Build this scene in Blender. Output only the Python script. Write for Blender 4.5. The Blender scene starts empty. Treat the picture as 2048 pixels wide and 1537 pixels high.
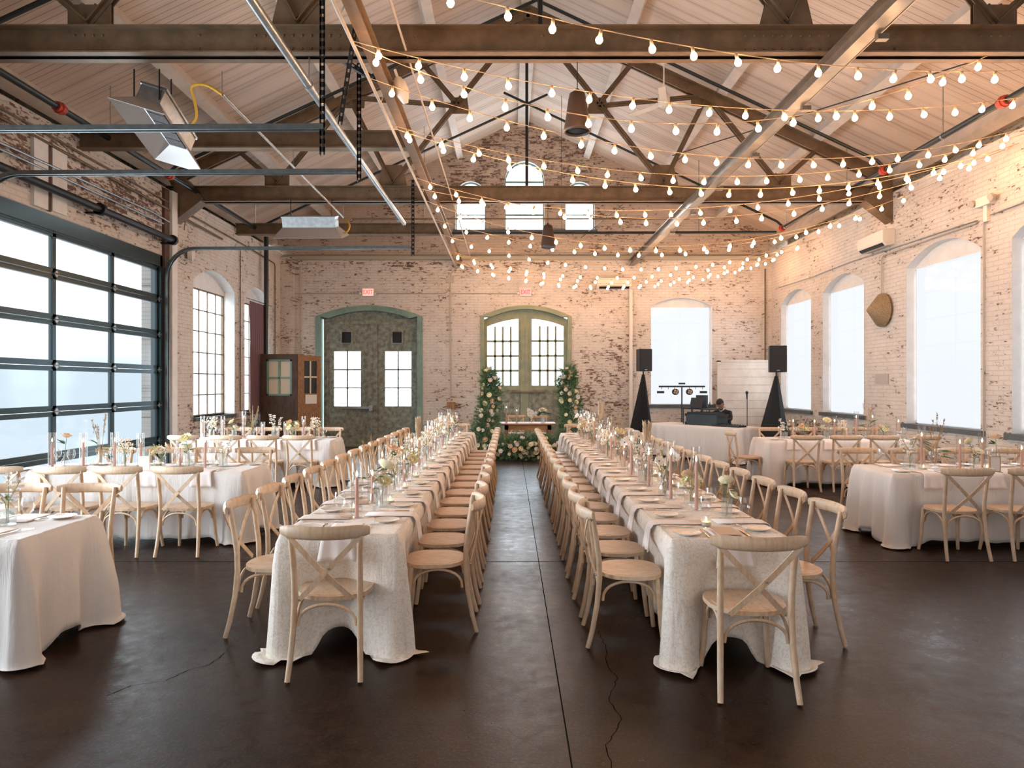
import bpy, math, random
from mathutils import Vector, Matrix
from mathutils.geometry import tessellate_polygon
PI = math.pi
sc = bpy.context.scene
COL = sc.collection
R = random.Random(11)

# ------------------------------------------------------------ camera, world, exposure
CAMH, F = 1.68, 1365.0
VPX, VPY = 1020.0, 768.0
cam_d = bpy.data.cameras.new('camera'); cam = bpy.data.objects.new('camera', cam_d); COL.objects.link(cam)
cam.location = (0, 0, CAMH); cam.rotation_euler = (PI/2, 0, 0)
cam_d.sensor_width = 36; cam_d.lens = F/2048*36; cam_d.shift_x = 4/2048; cam_d.clip_end = 200
sc.camera = cam
sc.view_settings.view_transform = 'Standard'; sc.view_settings.look = 'None'
sc.view_settings.gamma = 1; sc.view_settings.use_curve_mapping = False
sc.view_settings.exposure = 0.92
sc.cycles.use_denoising = True
sc.cycles.max_bounces = 8; sc.cycles.diffuse_bounces = 4; sc.cycles.glossy_bounces = 3
sc.cycles.transparent_max_bounces = 14; sc.cycles.transmission_bounces = 4
sc.cycles.caustics_reflective = False; sc.cycles.caustics_refractive = False
sc.cycles.sample_clamp_indirect = 5

w = bpy.data.worlds.new('world'); sc.world = w; w.use_nodes = True
nt = w.node_tree; nt.nodes.clear()
_o = nt.nodes.new('ShaderNodeOutputWorld'); _b = nt.nodes.new('ShaderNodeBackground')
_t = nt.nodes.new('ShaderNodeTexCoord'); _s = nt.nodes.new('ShaderNodeSeparateXYZ'); _r = nt.nodes.new('ShaderNodeValToRGB')
nt.links.new(_t.outputs['Generated'], _s.inputs[0]); nt.links.new(_s.outputs['Z'], _r.inputs['Fac'])
_r.color_ramp.elements[0].position = 0.02; _r.color_ramp.elements[0].color = (.34, .42, .48, 1)
_r.color_ramp.elements[1].position = 0.075; _r.color_ramp.elements[1].color = (.90, .97, 1.0, 1)
nt.links.new(_r.outputs['Color'], _b.inputs['Color']); _b.inputs['Strength'].default_value = 3.6
nt.links.new(_b.outputs[0], _o.inputs[0])

# room: X -6.15 .. 7.0, far wall Y 18.4, ridge X .36
XL, XR, YF, YB = -6.15, 7.0, 18.4, -3.0
RX, RZ, SL = .36, 8.88, .47
def roofz(x): return RZ - SL*abs(x-RX)
def area(name, loc, rot, sx, sy, power, col, spread=180):
    d = bpy.data.lights.new(name, 'AREA'); d.shape = 'RECTANGLE'; d.size = sx; d.size_y = sy; d.energy = power; d.color = col
    o = bpy.data.objects.new(name, d); COL.objects.link(o); o.location = loc; o.rotation_euler = rot; d.spread = math.radians(spread); return o
# daylight coming in at the window openings (cool), one lamp per opening; back fill added
DAY = (.80, .91, 1.0)
area('daylight_garage', (XL+.16, 9.9, 1.95), (0, -PI/2, 0), 3.4, 4.0, 150, DAY, 150)
area('daylight_garage_near', (XL+.16, 4.3, 1.95), (0, -PI/2, 0), 3.4, 4.0, 185, DAY, 150)
for _y in (8.6, 11.1, 14.4, 16.8):
    area('daylight_right', (XR-.12, _y, 2.4), (0, PI/2, 0), 2.4, 1.4, 12, (.82, .91, 1.0))
area('daylight_doors', (.37, YF-.2, 2.1), (-PI/2, 0, 0), 2.0, 2.4, 22, (.66, .84, 1.0))
area('daylight_left_door', (-3.75, YF-.2, 1.9), (-PI/2, 0, 0), 2.0, 1.6, 18, (.66, .84, 1.0))
area('daylight_gable', (.35, YF-.1, 6.5), (-PI/2-.3, 0, 0), 3.4, 1.5, 35, DAY)
area('back_fill', (.4, YB+.2, 2.4), (PI/2, 0, 0), 9.0, 2.6, 55, (.97, .95, .95))  # added fill lamp behind the camera; the back wall has no window

# ------------------------------------------------------------ helpers
def P(px, py, y): return Vector(((px-VPX)/F*y, y, CAMH+(VPY-py)/F*y))
def tag(o, label=None, cat=None, group=None, kind=None):
    if label: o['label'] = label
    if cat: o['category'] = cat
    if group: o['group'] = group
    if kind: o['kind'] = kind
    return o
def thing(name, label, cat, loc=(0, 0, 0), rz=0, group=None):
    o = bpy.data.objects.new(name, None); COL.objects.link(o); o.empty_display_size = .1
    o.location = loc; o.rotation_euler = (0, 0, rz)
    return tag(o, label, cat, group)
def dup(o, parent=None, cache=None):
    c = o.copy(); COL.objects.link(c)
    if parent is not None: c.parent = parent
    for ch in KIDS.get(o.name, ()): dup2(ch, c)
    return c
KIDS = {}
def dup2(o, parent):
    c = o.copy(); COL.objects.link(c); c.parent = parent
    KIDS.setdefault(parent.name, []).append(c)
    for ch in KIDS.get(o.name, ()): dup2(ch, c)
def clone(o, loc, rz=0, label=None, group=None):
    c = dup(o); c.location = loc; c.rotation_euler = (0, 0, rz)
    if label: c['label'] = label
    if group: c['group'] = group
    return c

class MB:
    def __init__(s): s.v = []; s.f = []; s.m = []; s.M = None; s.k = 0
    def add(s, vs, fs, k=None):
        b = len(s.v)
        for p in vs:
            p = Vector(p)
            s.v.append(s.M @ p if s.M is not None else p)
        for f in fs: s.f.append(tuple(b+i for i in f)); s.m.append(s.k if k is None else k)
        return s
    def box(s, c, d, rz=0, rot=None, k=None):
        x, y, z = d[0]/2, d[1]/2, d[2]/2
        m = rot if rot is not None else Matrix.Rotation(rz, 3, 'Z')
        vs = [Vector(c)+m @ Vector(p) for p in ((-x,-y,-z),(x,-y,-z),(x,y,-z),(-x,y,-z),(-x,-y,z),(x,-y,z),(x,y,z),(-x,y,z))]
        return s.add(vs, [(0,3,2,1),(4,5,6,7),(0,1,5,4),(1,2,6,5),(2,3,7,6),(3,0,4,7)], k)
    def b2(s, a, b, k=None):
        return s.box([(a[i]+b[i])/2 for i in range(3)], [abs(b[i]-a[i]) for i in range(3)], k=k)
    def beam(s, a, b, w, h, up=(0, 0, 1), k=None):
        a, b = Vector(a), Vector(b); d = (b-a); L = d.length; d.normalize()
        u = Vector(up); r = d.cross(u)
        if r.length < 1e-5: r = d.cross(Vector((1, 0, 0)))
        r.normalize(); u = r.cross(d)
        m = Matrix((r, d, u)).transposed()
        return s.box((a+b)/2, (w, L, h), rot=m, k=k)
    def ibeam(s, a, b, w, h, tf=.02, tw=.015, up=(0, 0, 1)):
        a, b = Vector(a), Vector(b); d = (b-a).normalized(); u = Vector(up); r = d.cross(u).normalized(); u = r.cross(d)
        s.beam(a+u*(h/2-tf/2), b+u*(h/2-tf/2), w, tf, up); s.beam(a-u*(h/2-tf/2), b-u*(h/2-tf/2), w, tf, up)
        s.beam(a, b, tw, h-2*tf, up); return s
    def tube(s, pts, r, n=8, cap=True, k=None, flat=None):
        pts = [Vector(p) for p in pts]; N = len(pts)
        rs = r if isinstance(r, (list, tuple)) else [r]*N
        t0 = (pts[1]-pts[0]).normalized()
        ref = Vector((0, 0, 1)) if abs(t0.z) < .9 else Vector((1, 0, 0))
        vs = []; nrm = t0.cross(ref).normalized()
        for i in range(N):
            t = (pts[min(i+1, N-1)]-pts[max(i-1, 0)]).normalized()
            nrm = (nrm - t*nrm.dot(t)).normalized(); bi = t.cross(nrm)
            for j in range(n):
                a = 2*PI*j/n
                vs.append(pts[i]+(nrm*math.cos(a)+bi*math.sin(a)*(flat or 1))*rs[i])
        fs = [(i*n+j, i*n+(j+1) % n, (i+1)*n+(j+1) % n, (i+1)*n+j) for i in range(N-1) for j in range(n)]
        if cap: fs += [tuple(reversed(range(n))), tuple((N-1)*n+j for j in range(n))]
        return s.add(vs, fs, k)
    def ribbon(s, pts, side, w, t, k=None):      # flat strip: wide along `side`, thin along normal
        pts = [Vector(p) for p in pts]; N = len(pts); vs = []
        for i in range(N):
            tg = (pts[min(i+1, N-1)]-pts[max(i-1, 0)]).normalized()
            sd = Vector(side[i] if isinstance(side, list) else side); sd = (sd-tg*sd.dot(tg)).normalized(); nn = tg.cross(sd)
            ww = w[i] if isinstance(w, list) else w
            for a, b in ((-1, -1), (1, -1), (1, 1), (-1, 1)): vs.append(pts[i]+sd*a*ww/2+nn*b*t/2)
        fs = [(i*4+j, i*4+(j+1) % 4, (i+1)*4+(j+1) % 4, (i+1)*4+j) for i in range(N-1) for j in range(4)]
        fs += [(3, 2, 1, 0), tuple((N-1)*4+j for j in range(4))]
        return s.add(vs, fs, k)
    def lathe(s, prof, c=(0, 0, 0), n=16, sx=1, sy=1, k=None):
        vs = [Vector((c[0]+r*math.cos(2*PI*j/n)*sx, c[1]+r*math.sin(2*PI*j/n)*sy, c[2]+z)) for r, z in prof for j in range(n)]
        N = len(prof)
        fs = [(i*n+j, i*n+(j+1) % n, (i+1)*n+(j+1) % n, (i+1)*n+j) for i in range(N-1) for j in range(n)]
        if prof[0][0] > 1e-4: fs.append(tuple(reversed(range(n))))
        if prof[-1][0] > 1e-4: fs.append(tuple((N-1)*n+j for j in range(n)))
        return s.add(vs, fs, k)
    def ball(s, c, r, n=10, k=None, sz=1):
        return s.lathe([(max(r*math.sin(PI*i/(n//2+1)), .0), -r*math.cos(PI*i/(n//2+1))*sz) for i in range(n//2+2)], c, n, k=k)
    def prism(s, outline, z0, z1, k=None):
        n = len(outline)
        vs = [(p[0], p[1], z0) for p in outline]+[(p[0], p[1], z1) for p in outline]
        fs = [tuple(reversed(range(n))), tuple(range(n, 2*n))]+[(i, (i+1) % n, n+(i+1) % n, n+i) for i in range(n)]
        return s.add(vs, fs, k)
    def plate(s, outline, org, ax, ay, t, k=None):   # outline in a plane (org + u*ax + v*ay), thickness t along ax x ay
        org, ax, ay = Vector(org), Vector(ax), Vector(ay); nn = ax.cross(ay).normalized(); n = len(outline)
        vs = [org+ax*u+ay*v for u, v in outline]+[org+ax*u+ay*v+nn*t for u, v in outline]
        fs = [tuple(reversed(range(n))), tuple(range(n, 2*n))]+[(i, (i+1) % n, n+(i+1) % n, n+i) for i in range(n)]
        return s.add(vs, fs, k)
    def build(s, name, mat, parent=None, smooth=False, label=None, ang=None, bevel=0):
        me = bpy.data.meshes.new(name); me.from_pydata([tuple(p) for p in s.v], [], s.f)
        ms = mat if isinstance(mat, (list, tuple)) else [mat]
        for m in ms: me.materials.append(m)
        if len(ms) > 1: me.polygons.foreach_set('material_index', s.m)
        if smooth:
            me.polygons.foreach_set('use_smooth', [True]*len(me.polygons))
            if ang: me.set_sharp_from_angle(angle=math.radians(ang))
        me.validate(); me.update()
        o = bpy.data.objects.new(name, me); COL.objects.link(o)
        if bevel:
            b = o.modifiers.new('bevel', 'BEVEL'); b.width = bevel; b.segments = 2; b.limit_method = 'ANGLE'
        if parent is not None:
            o.parent = parent; KIDS.setdefault(parent.name, []).append(o)
        if label: o['label'] = label
        return o
def struct(name, mb, mat, **kw):
    o = mb.build(name, mat, **kw); o['kind'] = 'structure'; return o

# ------------------------------------------------------------ materials
def newmat(name):
    m = bpy.data.materials.new(name); m.use_nodes = True
    n = m.node_tree; b = n.nodes['Principled BSDF']; return m, n, b
def N(n, t, **kw):
    x = n.nodes.new('ShaderNode'+t)
    for k, v in kw.items():
        if hasattr(x, k) and k not in ('Scale',): setattr(x, k, v)
        else: x.inputs[k].default_value = v
    return x
def math_(n, op, a, b=None, c=None):
    x = n.nodes.new('ShaderNodeMath'); x.operation = op
    for i, q in enumerate((a, b, c)):
        if q is None: continue
        if isinstance(q, (int, float)): x.inputs[i].default_value = q
        else: n.links.new(q, x.inputs[i])
    return x.outputs[0]
def mixc(n, fac, a, b, mode='MIX'):
    x = n.nodes.new('ShaderNodeMix'); x.data_type = 'RGBA'; x.blend_type = mode
    if isinstance(fac, (int, float)): x.inputs[0].default_value = fac
    else: n.links.new(fac, x.inputs[0])
    for i, q in ((6, a), (7, b)):
        if isinstance(q, tuple): x.inputs[i].default_value = (*q[:3], 1)
        else: n.links.new(q, x.inputs[i])
    return x.outputs[2]
def ramp(n, src, pts):
    x = n.nodes.new('ShaderNodeValToRGB'); n.links.new(src, x.inputs[0])
    cr = x.color_ramp
    while len(cr.elements) > 1: cr.elements.remove(cr.elements[-1])
    cr.elements[0].position = pts[0][0]; cr.elements[0].color = (*([pts[0][1]]*3 if isinstance(pts[0][1], (int, float)) else pts[0][1]), 1)
    for p, c in pts[1:]:
        e = cr.elements.new(p); e.color = (*([c]*3 if isinstance(c, (int, float)) else c), 1)
    return x.outputs[0]
def noise(n, vec, scale, detail=4, rough=.6, dist=0):
    x = N(n, 'TexNoise', Scale=scale, Detail=detail, Roughness=rough, Distortion=dist)
    if vec is not None: n.links.new(vec, x.inputs['Vector'])
    return x.outputs['Fac']
def vecscale(n, vec, s):
    x = n.nodes.new('ShaderNodeMapping'); x.inputs['Scale'].default_value = s; n.links.new(vec, x.inputs['Vector']); return x.outputs[0]
def bump(n, b, h, strength=.3, dist=.01):
    x = N(n, 'Bump', Strength=strength, Distance=dist); n.links.new(h, x.inputs['Height']); n.links.new(x.outputs[0], b.inputs['Normal'])
def objc(n): return N(n, 'TexCoord').outputs['Object']
def mat(name, col, rough=.5, metal=0, var=0, vs=8, bmp=0, stretch=(1, 1, 1), col2=None, spec=None, rnd=0):
    m, n, b = newmat(name); b.inputs['Roughness'].default_value = rough; b.inputs['Metallic'].default_value = metal
    b.inputs['Base Color'].default_value = (*col, 1)
    if spec is not None: b.inputs['Specular IOR Level'].default_value = spec
    if var or bmp or col2:
        v = vecscale(n, objc(n), stretch); f = noise(n, v, vs)
        if var or col2:
            c2 = col2 or tuple(c*(1-var) for c in col); c1 = col if col2 else tuple(min(1, c*(1+var*.5)) for c in col)
            out = mixc(n, ramp(n, f, [(.35, 0), (.65, 1)]), c1, c2)
            if rnd:
                oi = N(n, 'ObjectInfo').outputs['Random']
                hs = N(n, 'HueSaturation'); n.links.new(math_(n, 'MULTIPLY_ADD', oi, rnd, 1-rnd/2), hs.inputs['Value']); n.links.new(out, hs.inputs['Color']); out = hs.outputs[0]
            n.links.new(out, b.inputs['Base Color'])
        if bmp: bump(n, b, f, bmp, .01)
    return m
def emit(name, col, s, sampled=True):
    m = bpy.data.materials.new(name); m.use_nodes = True; n = m.node_tree; n.nodes.clear()
    e = N(n, 'Emission', Strength=s); e.inputs[0].default_value = (*col, 1); o = N(n, 'OutputMaterial'); n.links.new(e.outputs[0], o.inputs[0])
    if not sampled: m.cycles.emission_sampling = 'NONE'
    return m
def glassy(name, tint=(1, 1, 1), refl=1.0, haze=0.0, rough=.02):
    m = bpy.data.materials.new(name); m.use_nodes = True; n = m.node_tree; n.nodes.clear()
    tr = N(n, 'BsdfTransparent'); tr.inputs[0].default_value = (*tint, 1); g = N(n, 'BsdfGlossy', Roughness=rough)
    fr = N(n, 'LayerWeight', Blend=.25); mx = N(n, 'MixShader'); o = N(n, 'OutputMaterial')
    n.links.new(math_(n, 'MULTIPLY_ADD', math_(n, 'POWER', fr.outputs['Facing'], 1.9), .50*refl, .05*refl), mx.inputs[0])
    n.links.new(tr.outputs[0], mx.inputs[1]); n.links.new(g.outputs[0], mx.inputs[2]); out = mx.outputs[0]
    if haze:
        df = N(n, 'BsdfTranslucent'); df.inputs[0].default_value = (.85, .9, .92, 1); m2 = N(n, 'MixShader'); m2.inputs[0].default_value = haze
        n.links.new(out, m2.inputs[1]); n.links.new(df.outputs[0], m2.inputs[2]); out = m2.outputs[0]
    n.links.new(out, o.inputs[0]); return m
def frosted(name, col, e, clear, gloss=.06, fade=None):
    # day-lit frosted pane or shade: glows with the daylight behind it, partly see-through
    m = bpy.data.materials.new(name); m.use_nodes = True; n = m.node_tree; n.nodes.clear()
    em = N(n, 'Emission', Strength=e); em.inputs[0].default_value = (*col, 1)
    tr = N(n, 'BsdfTransparent'); gl = N(n, 'BsdfGlossy', Roughness=.08); a = N(n, 'MixShader'); b = N(n, 'MixShader'); o = N(n, 'OutputMaterial')
    a.inputs[0].default_value = clear; n.links.new(em.outputs[0], a.inputs[1]); n.links.new(tr.outputs[0], a.inputs[2])
    b.inputs[0].default_value = gloss; n.links.new(a.outputs[0], b.inputs[1]); n.links.new(gl.outputs[0], b.inputs[2])
    n.links.new(b.outputs[0], o.inputs[0]); m.cycles.emission_sampling = 'NONE'; return m

def brickmat(name, axis, paint, expose=.5, brick=(.30, .14, .095), dark=(.14, .085, .065), patches=(), green=False, zoff=0, tint2=None):
    """white-painted brick that flakes. expose: how much bare brick; patches: (u0,u1,z0,z1,amount)"""
    m, n, b = newmat(name); b.inputs['Roughness'].default_value = .75
    pos = N(n, 'NewGeometry').outputs['Position']
    sp = N(n, 'SeparateXYZ'); n.links.new(pos, sp.inputs[0]); u = sp.outputs[axis]; z = sp.outputs[2]
    cb = N(n, 'CombineXYZ'); n.links.new(u, cb.inputs[0]); n.links.new(z, cb.inputs[1]); v = cb.outputs[0]
    br = N(n, 'TexBrick'); br.offset = .5
    for k_, q in (('Scale', 1), ('Brick Width', .215), ('Row Height', .072), ('Mortar Size', .007), ('Mortar Smooth', .3), ('Bias', 0)): br.inputs[k_].default_value = q
    br.inputs['Color1'].default_value = (0, 0, 0, 1); br.inputs['Color2'].default_value = (1, 1, 1, 1); br.inputs['Mortar'].default_value = (.5, .5, .5, 1)
    n.links.new(v, br.inputs['Vector'])
    big = noise(n, v, .55, 3, .55); mid = noise(n, v, 3.2, 4, .65, .4); fine = noise(n, vecscale(n, v, (9, 26, 1)), 1.0, 5, .7)
    chips = math_(n, 'ADD', math_(n, 'MULTIPLY', fine, .62), math_(n, 'MULTIPLY', mid, .24))
    chips = math_(n, 'ADD', chips, math_(n, 'MULTIPLY', big, .18))
    bw = N(n, 'SeparateXYZ'); n.links.new(br.outputs['Color'], bw.inputs[0]); chips = math_(n, 'ADD', chips, math_(n, 'MULTIPLY', bw.outputs[0], .06+.10*expose))
    for (u0, u1, z0, z1, amt) in patches:
        du = math_(n, 'MULTIPLY', math_(n, 'SMOOTH_MIN', math_(n, 'SUBTRACT', u, u0), math_(n, 'SUBTRACT', u1, u), .3), 2.2)
        dz = math_(n, 'MULTIPLY', math_(n, 'SMOOTH_MIN', math_(n, 'SUBTRACT', z, z0), math_(n, 'SUBTRACT', z1, z), .3), 2.2)
        q = math_(n, 'MINIMUM', du, dz); cl = N(n, 'Clamp'); n.links.new(q, cl.inputs[0])
        chips = math_(n, 'ADD', chips, math_(n, 'MULTIPLY', cl.outputs[0], amt))
    th = .72-expose*.2
    big = big
    mask = ramp(n, chips, [(th, 0), (th+.03, 1)])
    lay = ramp(n, mid, [(.35, 0), (.7, 1)])
    pcol = mixc(n, lay, paint, tuple(c*.86 for c in paint))
    pcol = mixc(n, math_(n, 'MULTIPLY', ramp(n, big, [(.42, 0), (.62, 1)]), .45), pcol, tint2 or (paint[0]*.8, paint[1]*.74, paint[2]*.66))
    pcol = mixc(n, math_(n, 'MULTIPLY', br.outputs['Fac'], .22), pcol, tuple(c*.62 for c in paint))
    if green:
        zz = ramp(n, noise(n, vecscale(n, v, (.7, 2.5, 1)), 1.3, 4), [(.50, 0), (.58, 1)])
        pcol = mixc(n, math_(n, 'MULTIPLY', zz, .55), pcol, (.36, .42, .33))
    bcol = mixc(n, br.outputs['Color'], brick, dark)
    bcol = mixc(n, math_(n, 'MULTIPLY', br.outputs['Fac'], .8), bcol, (.30, .25, .21))
    col = mixc(n, mask, pcol, bcol)
    n.links.new(col, b.inputs['Base Color'])
    h = math_(n, 'SUBTRACT', math_(n, 'MULTIPLY', br.outputs['Fac'], -1.0), math_(n, 'MULTIPLY', mask, .35))
    h = math_(n, 'ADD', h, math_(n, 'MULTIPLY', fine, .5))
    bump(n, b, h, .75, .012)
    return m

PAINT = (.77, .70, .645)
M = {}
M['brick_far'] = brickmat('painted_brick_far', 0, PAINT, .42, patches=((1.55, 3.4, .5, 3.1, .055), (-.95, -.45, .1, 3.2, .05), (-6.2, -5.0, 4.55, 5.2, .10), (-5, 2, 4.65, 5.2, .07)))
M['brick_gable'] = brickmat('worn_brick_gable', 0, (.62, .50, .41), .45, brick=(.24, .12, .085), patches=((-2.2, 2.4, 6.4, 8.9, .05),), tint2=(.52, .40, .31))
M['brick_left'] = brickmat('painted_brick_left', 1, PAINT, .40, patches=((13, 18.5, 0, 1.25, .06), (5, 12.2, 4.0, 5.3, .075)), green=False)
M['brick_right'] = brickmat('painted_brick_right', 1, PAINT, .36, patches=((5, 18.5, 0, 1.0, .035), (15.4, 18, 0, 1.0, .09)))
M['brick_top'] = brickmat('mossy_brick_top', 1, (.50, .46, .37), .5, green=True)

def plankmat(name, col, col2, dark, period, axis=1):
    m, n, b = newmat(name); b.inputs['Roughness'].default_value = .6
    pos = N(n, 'NewGeometry').outputs['Position']; sp = N(n, 'SeparateXYZ'); n.links.new(pos, sp.inputs[0])
    t = math_(n, 'DIVIDE', sp.outputs[axis], period); fr = math_(n, 'FRACT', t); fl = math_(n, 'FLOOR', t)
    wn = N(n, 'TexWhiteNoise'); wn.noise_dimensions = '1D'; n.links.new(fl, wn.inputs['W'])
    gap = math_(n, 'LESS_THAN', math_(n, 'ABSOLUTE', math_(n, 'SUBTRACT', fr, .5)), .035)
    gs = noise(n, pos, .7, 3); gapm = math_(n, 'MULTIPLY', gap, ramp(n, math_(n, 'ADD', math_(n, 'MULTIPLY', wn.outputs['Value'], .6), math_(n, 'MULTIPLY', gs, .7)), [(.45, .12), (.75, 1)]))
    c = mixc(n, ramp(n, math_(n, 'ADD', math_(n, 'MULTIPLY', wn.outputs['Value'], .5), math_(n, 'MULTIPLY', noise(n, pos, 1.1, 4), .6)), [(.3, 0), (.8, 1)]), col, col2)
    c = mixc(n, gapm, c, dark)
    n.links.new(c, b.inputs['Base Color']); bump(n, b, math_(n, 'MULTIPLY', gap, -1), .5, .01)
    return m
M['deck'] = plankmat('white_roof_boards', (.70, .575, .48), (.58, .46, .375), (.14, .085, .055), .105)
M['purlin'] = mat('white_painted_timber', (.66, .58, .51), .6, var=.12, vs=3, bmp=.1)
M['steel'] = mat('brown_painted_steel', (.19, .125, .075), .5, .2, var=.25, vs=5, bmp=.08)
M['rail'] = mat('dull_rail_steel', (.26, .23, .20), .36, .7, var=.25, vs=4)
M['track'] = mat('dark_zinc_track', (.16, .185, .19), .34, .7, var=.2, vs=10)
M['bronze'] = mat('tan_painted_steel', (.24, .16, .10), .5, .2, var=.2, vs=6, bmp=.05)
M['galv'] = mat('galvanised_steel', (.42, .44, .45), .32, .85, var=.18, vs=14)
M['conduit'] = mat('painted_conduit', (.50, .44, .38), .5, .1)
M['blackpipe'] = mat('black_sprinkler_pipe', (.02, .025, .025), .3, .2)
M['red'] = mat('red_coupling', (.55, .06, .03), .45)
M['yellow'] = mat('yellow_gas_hose', (.75, .42, .03), .45)
M['dark'] = mat('black_metal', (.018, .018, .02), .4, .3)
M['doorframe'] = mat('dark_teal_aluminium', (.03, .055, .065), .28, .5)
M['green'] = mat('green_painted_timber', (.22, .34, .285), .6, var=.2, vs=4, bmp=.1)
M['palegreen'] = mat('pale_green_timber', (.36, .37, .25), .6, var=.25, vs=5, bmp=.15, col2=(.25, .30, .22))
M['oldgreen'] = mat('flaking_green_door_paint', (.33, .37, .31), .6, vs=9, bmp=.25, col2=(.16, .15, .12))
M['clear'] = glassy('clear_window_glass', refl=.4)
M['garage_pane'] = frosted('frosted_garage_pane', (.74, .85, .92), .10, .27)
M['shade'] = frosted('daylit_roller_shade', (.86, .90, .95), .56, .006, .02)
M['white'] = mat('white_plastic', (.80, .74, .66), .4)
M['reveal'] = mat('white_reveal_paint', (.80, .78, .76), .6, var=.06, vs=6, bmp=.1)
M['sill'] = mat('grey_slate_sill', (.10, .115, .12), .5, var=.2, vs=5)
# ------------------------------------------------------------ room shell
def arch(x0, x1, z0, zs, zc, n=12):
    """opening outline: flat sill z0, springing zs, crown zc"""
    cx, hw, s = (x0+x1)/2, (x1-x0)/2, zc-zs
    pts = [(x0, z0), (x1, z0)]
    if s <= 0: return pts+[(x1, zs), (x0, zs)]
    r = (hw*hw+s*s)/(2*s); cz = zc-r; a = math.asin(min(1, hw/r))
    if s > hw*.99: r = hw; cz = zs; a = PI/2
    for i in range(n+1):
        t = a-2*a*i/n; pts.append((cx+r*math.sin(t), cz+r*math.cos(t)))
    return pts
def wall(name, outer, holes, mp, depth, mats, inner_depth=None):
    """flat wall with real openings. mp(u, v, d) -> point; front at d=0, back at d=depth; reveals use material 1"""
    mb = MB()
    loops = [outer]+[h if True else h for h in holes]
    polys = [[Vector((u, v, 0)) for u, v in lp] for lp in loops]
    tris = tessellate_polygon(polys); flat = [p for lp in loops for p in lp]
    for d in (0, depth):
        mb.add([mp(u, v, d) for u, v in flat], [t if d == 0 else tuple(reversed(t)) for t in tris], 0)
    for i, lp in enumerate(loops):
        n = len(lp)
        mb.add([mp(u, v, 0) for u, v in lp]+[mp(u, v, depth) for u, v in lp], [(j, (j+1) % n, n+(j+1) % n, n+j) for j in range(n)], 0 if i == 0 else 1)
    return struct(name, mb, mats)

# floor and its joints
m, n, b = newmat('stained_concrete'); co = objc(n)
f1 = noise(n, co, .8, 5, .65, .3); f2 = noise(n, co, 9, 6, .7); f3 = noise(n, co, 60, 3, .6)
c = mixc(n, ramp(n, f1, [(.3, 0), (.7, 1)]), (.030, .012, .0055), (.010, .0055, .0035))
c = mixc(n, math_(n, 'MULTIPLY', ramp(n, f3, [(.5, 0), (.72, 1)]), .5), c, (.075, .048, .034))
c = mixc(n, math_(n, 'MULTIPLY', ramp(n, f2, [(.45, 0), (.8, 1)]), .7), c, (.058, .028, .014))
vo = N(n, 'TexVoronoi', Scale=.36); vo.feature = 'DISTANCE_TO_EDGE'
wv = n.nodes.new('ShaderNodeVectorMath'); wv.operation = 'ADD'
nn = N(n, 'TexNoise', Scale=2.2, Detail=5); n.links.new(co, nn.inputs['Vector']); sv = n.nodes.new('ShaderNodeVectorMath'); sv.operation = 'SCALE'; sv.inputs['Scale'].default_value = .55
n.links.new(nn.outputs['Color'], sv.inputs[0]); n.links.new(co, wv.inputs[0]); n.links.new(sv.outputs[0], wv.inputs[1]); n.links.new(wv.outputs[0], vo.inputs['Vector'])
crack = math_(n, 'MULTIPLY', math_(n, 'LESS_THAN', vo.outputs['Distance'], .0022), ramp(n, noise(n, co, .5, 2), [(.45, 0), (.55, 1)]))
c = mixc(n, math_(n, 'MULTIPLY', crack, .8), c, (.006, .004, .003))
n.links.new(c, b.inputs['Base Color'])
n.links.new(ramp(n, math_(n, 'ADD', math_(n, 'MULTIPLY', f2, .6), math_(n, 'MULTIPLY', f1, .5)), [(.34, .20), (.74, .48)]), b.inputs['Roughness'])
b.inputs['Specular IOR Level'].default_value = .2
bump(n, b, math_(n, 'SUBTRACT', math_(n, 'ADD', math_(n, 'MULTIPLY', f2, .6), math_(n, 'MULTIPLY', f3, .3)), math_(n, 'MULTIPLY', crack, 1)), .2, .01)
M['floor'] = m
struct('floor', MB().b2((XL-.9, YB, -.12), (XR+.9, YF+.5, 0)), M['floor'])
M['joint'] = mat('floor_joint', (.012, .009, .008), 1.0, spec=0)
j = MB(); j.add([(.268, 2, .001), (.275, 2, .001), (.275, 15, .001), (.268, 15, .001)], [(0, 1, 2, 3)]); struct('trim_1', j, M['joint'])
for i, yy in enumerate((6.45, 10.3)):
    struct('trim_%d' % (2+i), MB().add([(XL+.1, yy-.006, .001), (XR-.1, yy-.006, .001), (XR-.1, yy+.006, .001), (XL+.1, yy+.006, .001)], [(0, 1, 2, 3)]), M['joint'])

def floorpt(px, py): yy = CAMH*F/(py-VPY); return Vector(((px-VPX)/F*yy, yy, .0012))
for _k, _pts in ((15, [(1196, 1262), (1210, 1290), (1214, 1330), (1234, 1358), (1218, 1398), (1242, 1440), (1214, 1490), (1226, 1560), (1206, 1640)]), (16, [(215, 1392), (262, 1372), (330, 1362), (372, 1342), (420, 1330), (455, 1302)])):
    _r = random.Random(_k); _p = []
    _w = [floorpt(*q) for q in _pts]
    for _a, _b2 in zip(_w, _w[1:]):
        for _t in range(6): _p.append(_a.lerp(_b2, _t/6)+Vector((_r.uniform(-.008, .008), 0, 0)))
    _m = MB(); _m.add([q+Vector((s*_r.uniform(.0012, .0035), 0, 0)) for q in _p for s in (-1, 1)], [(2*i, 2*i+1, 2*i+3, 2*i+2) for i in range(len(_p)-1)]); struct('trim_%d' % _k, _m, M['joint'])
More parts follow.
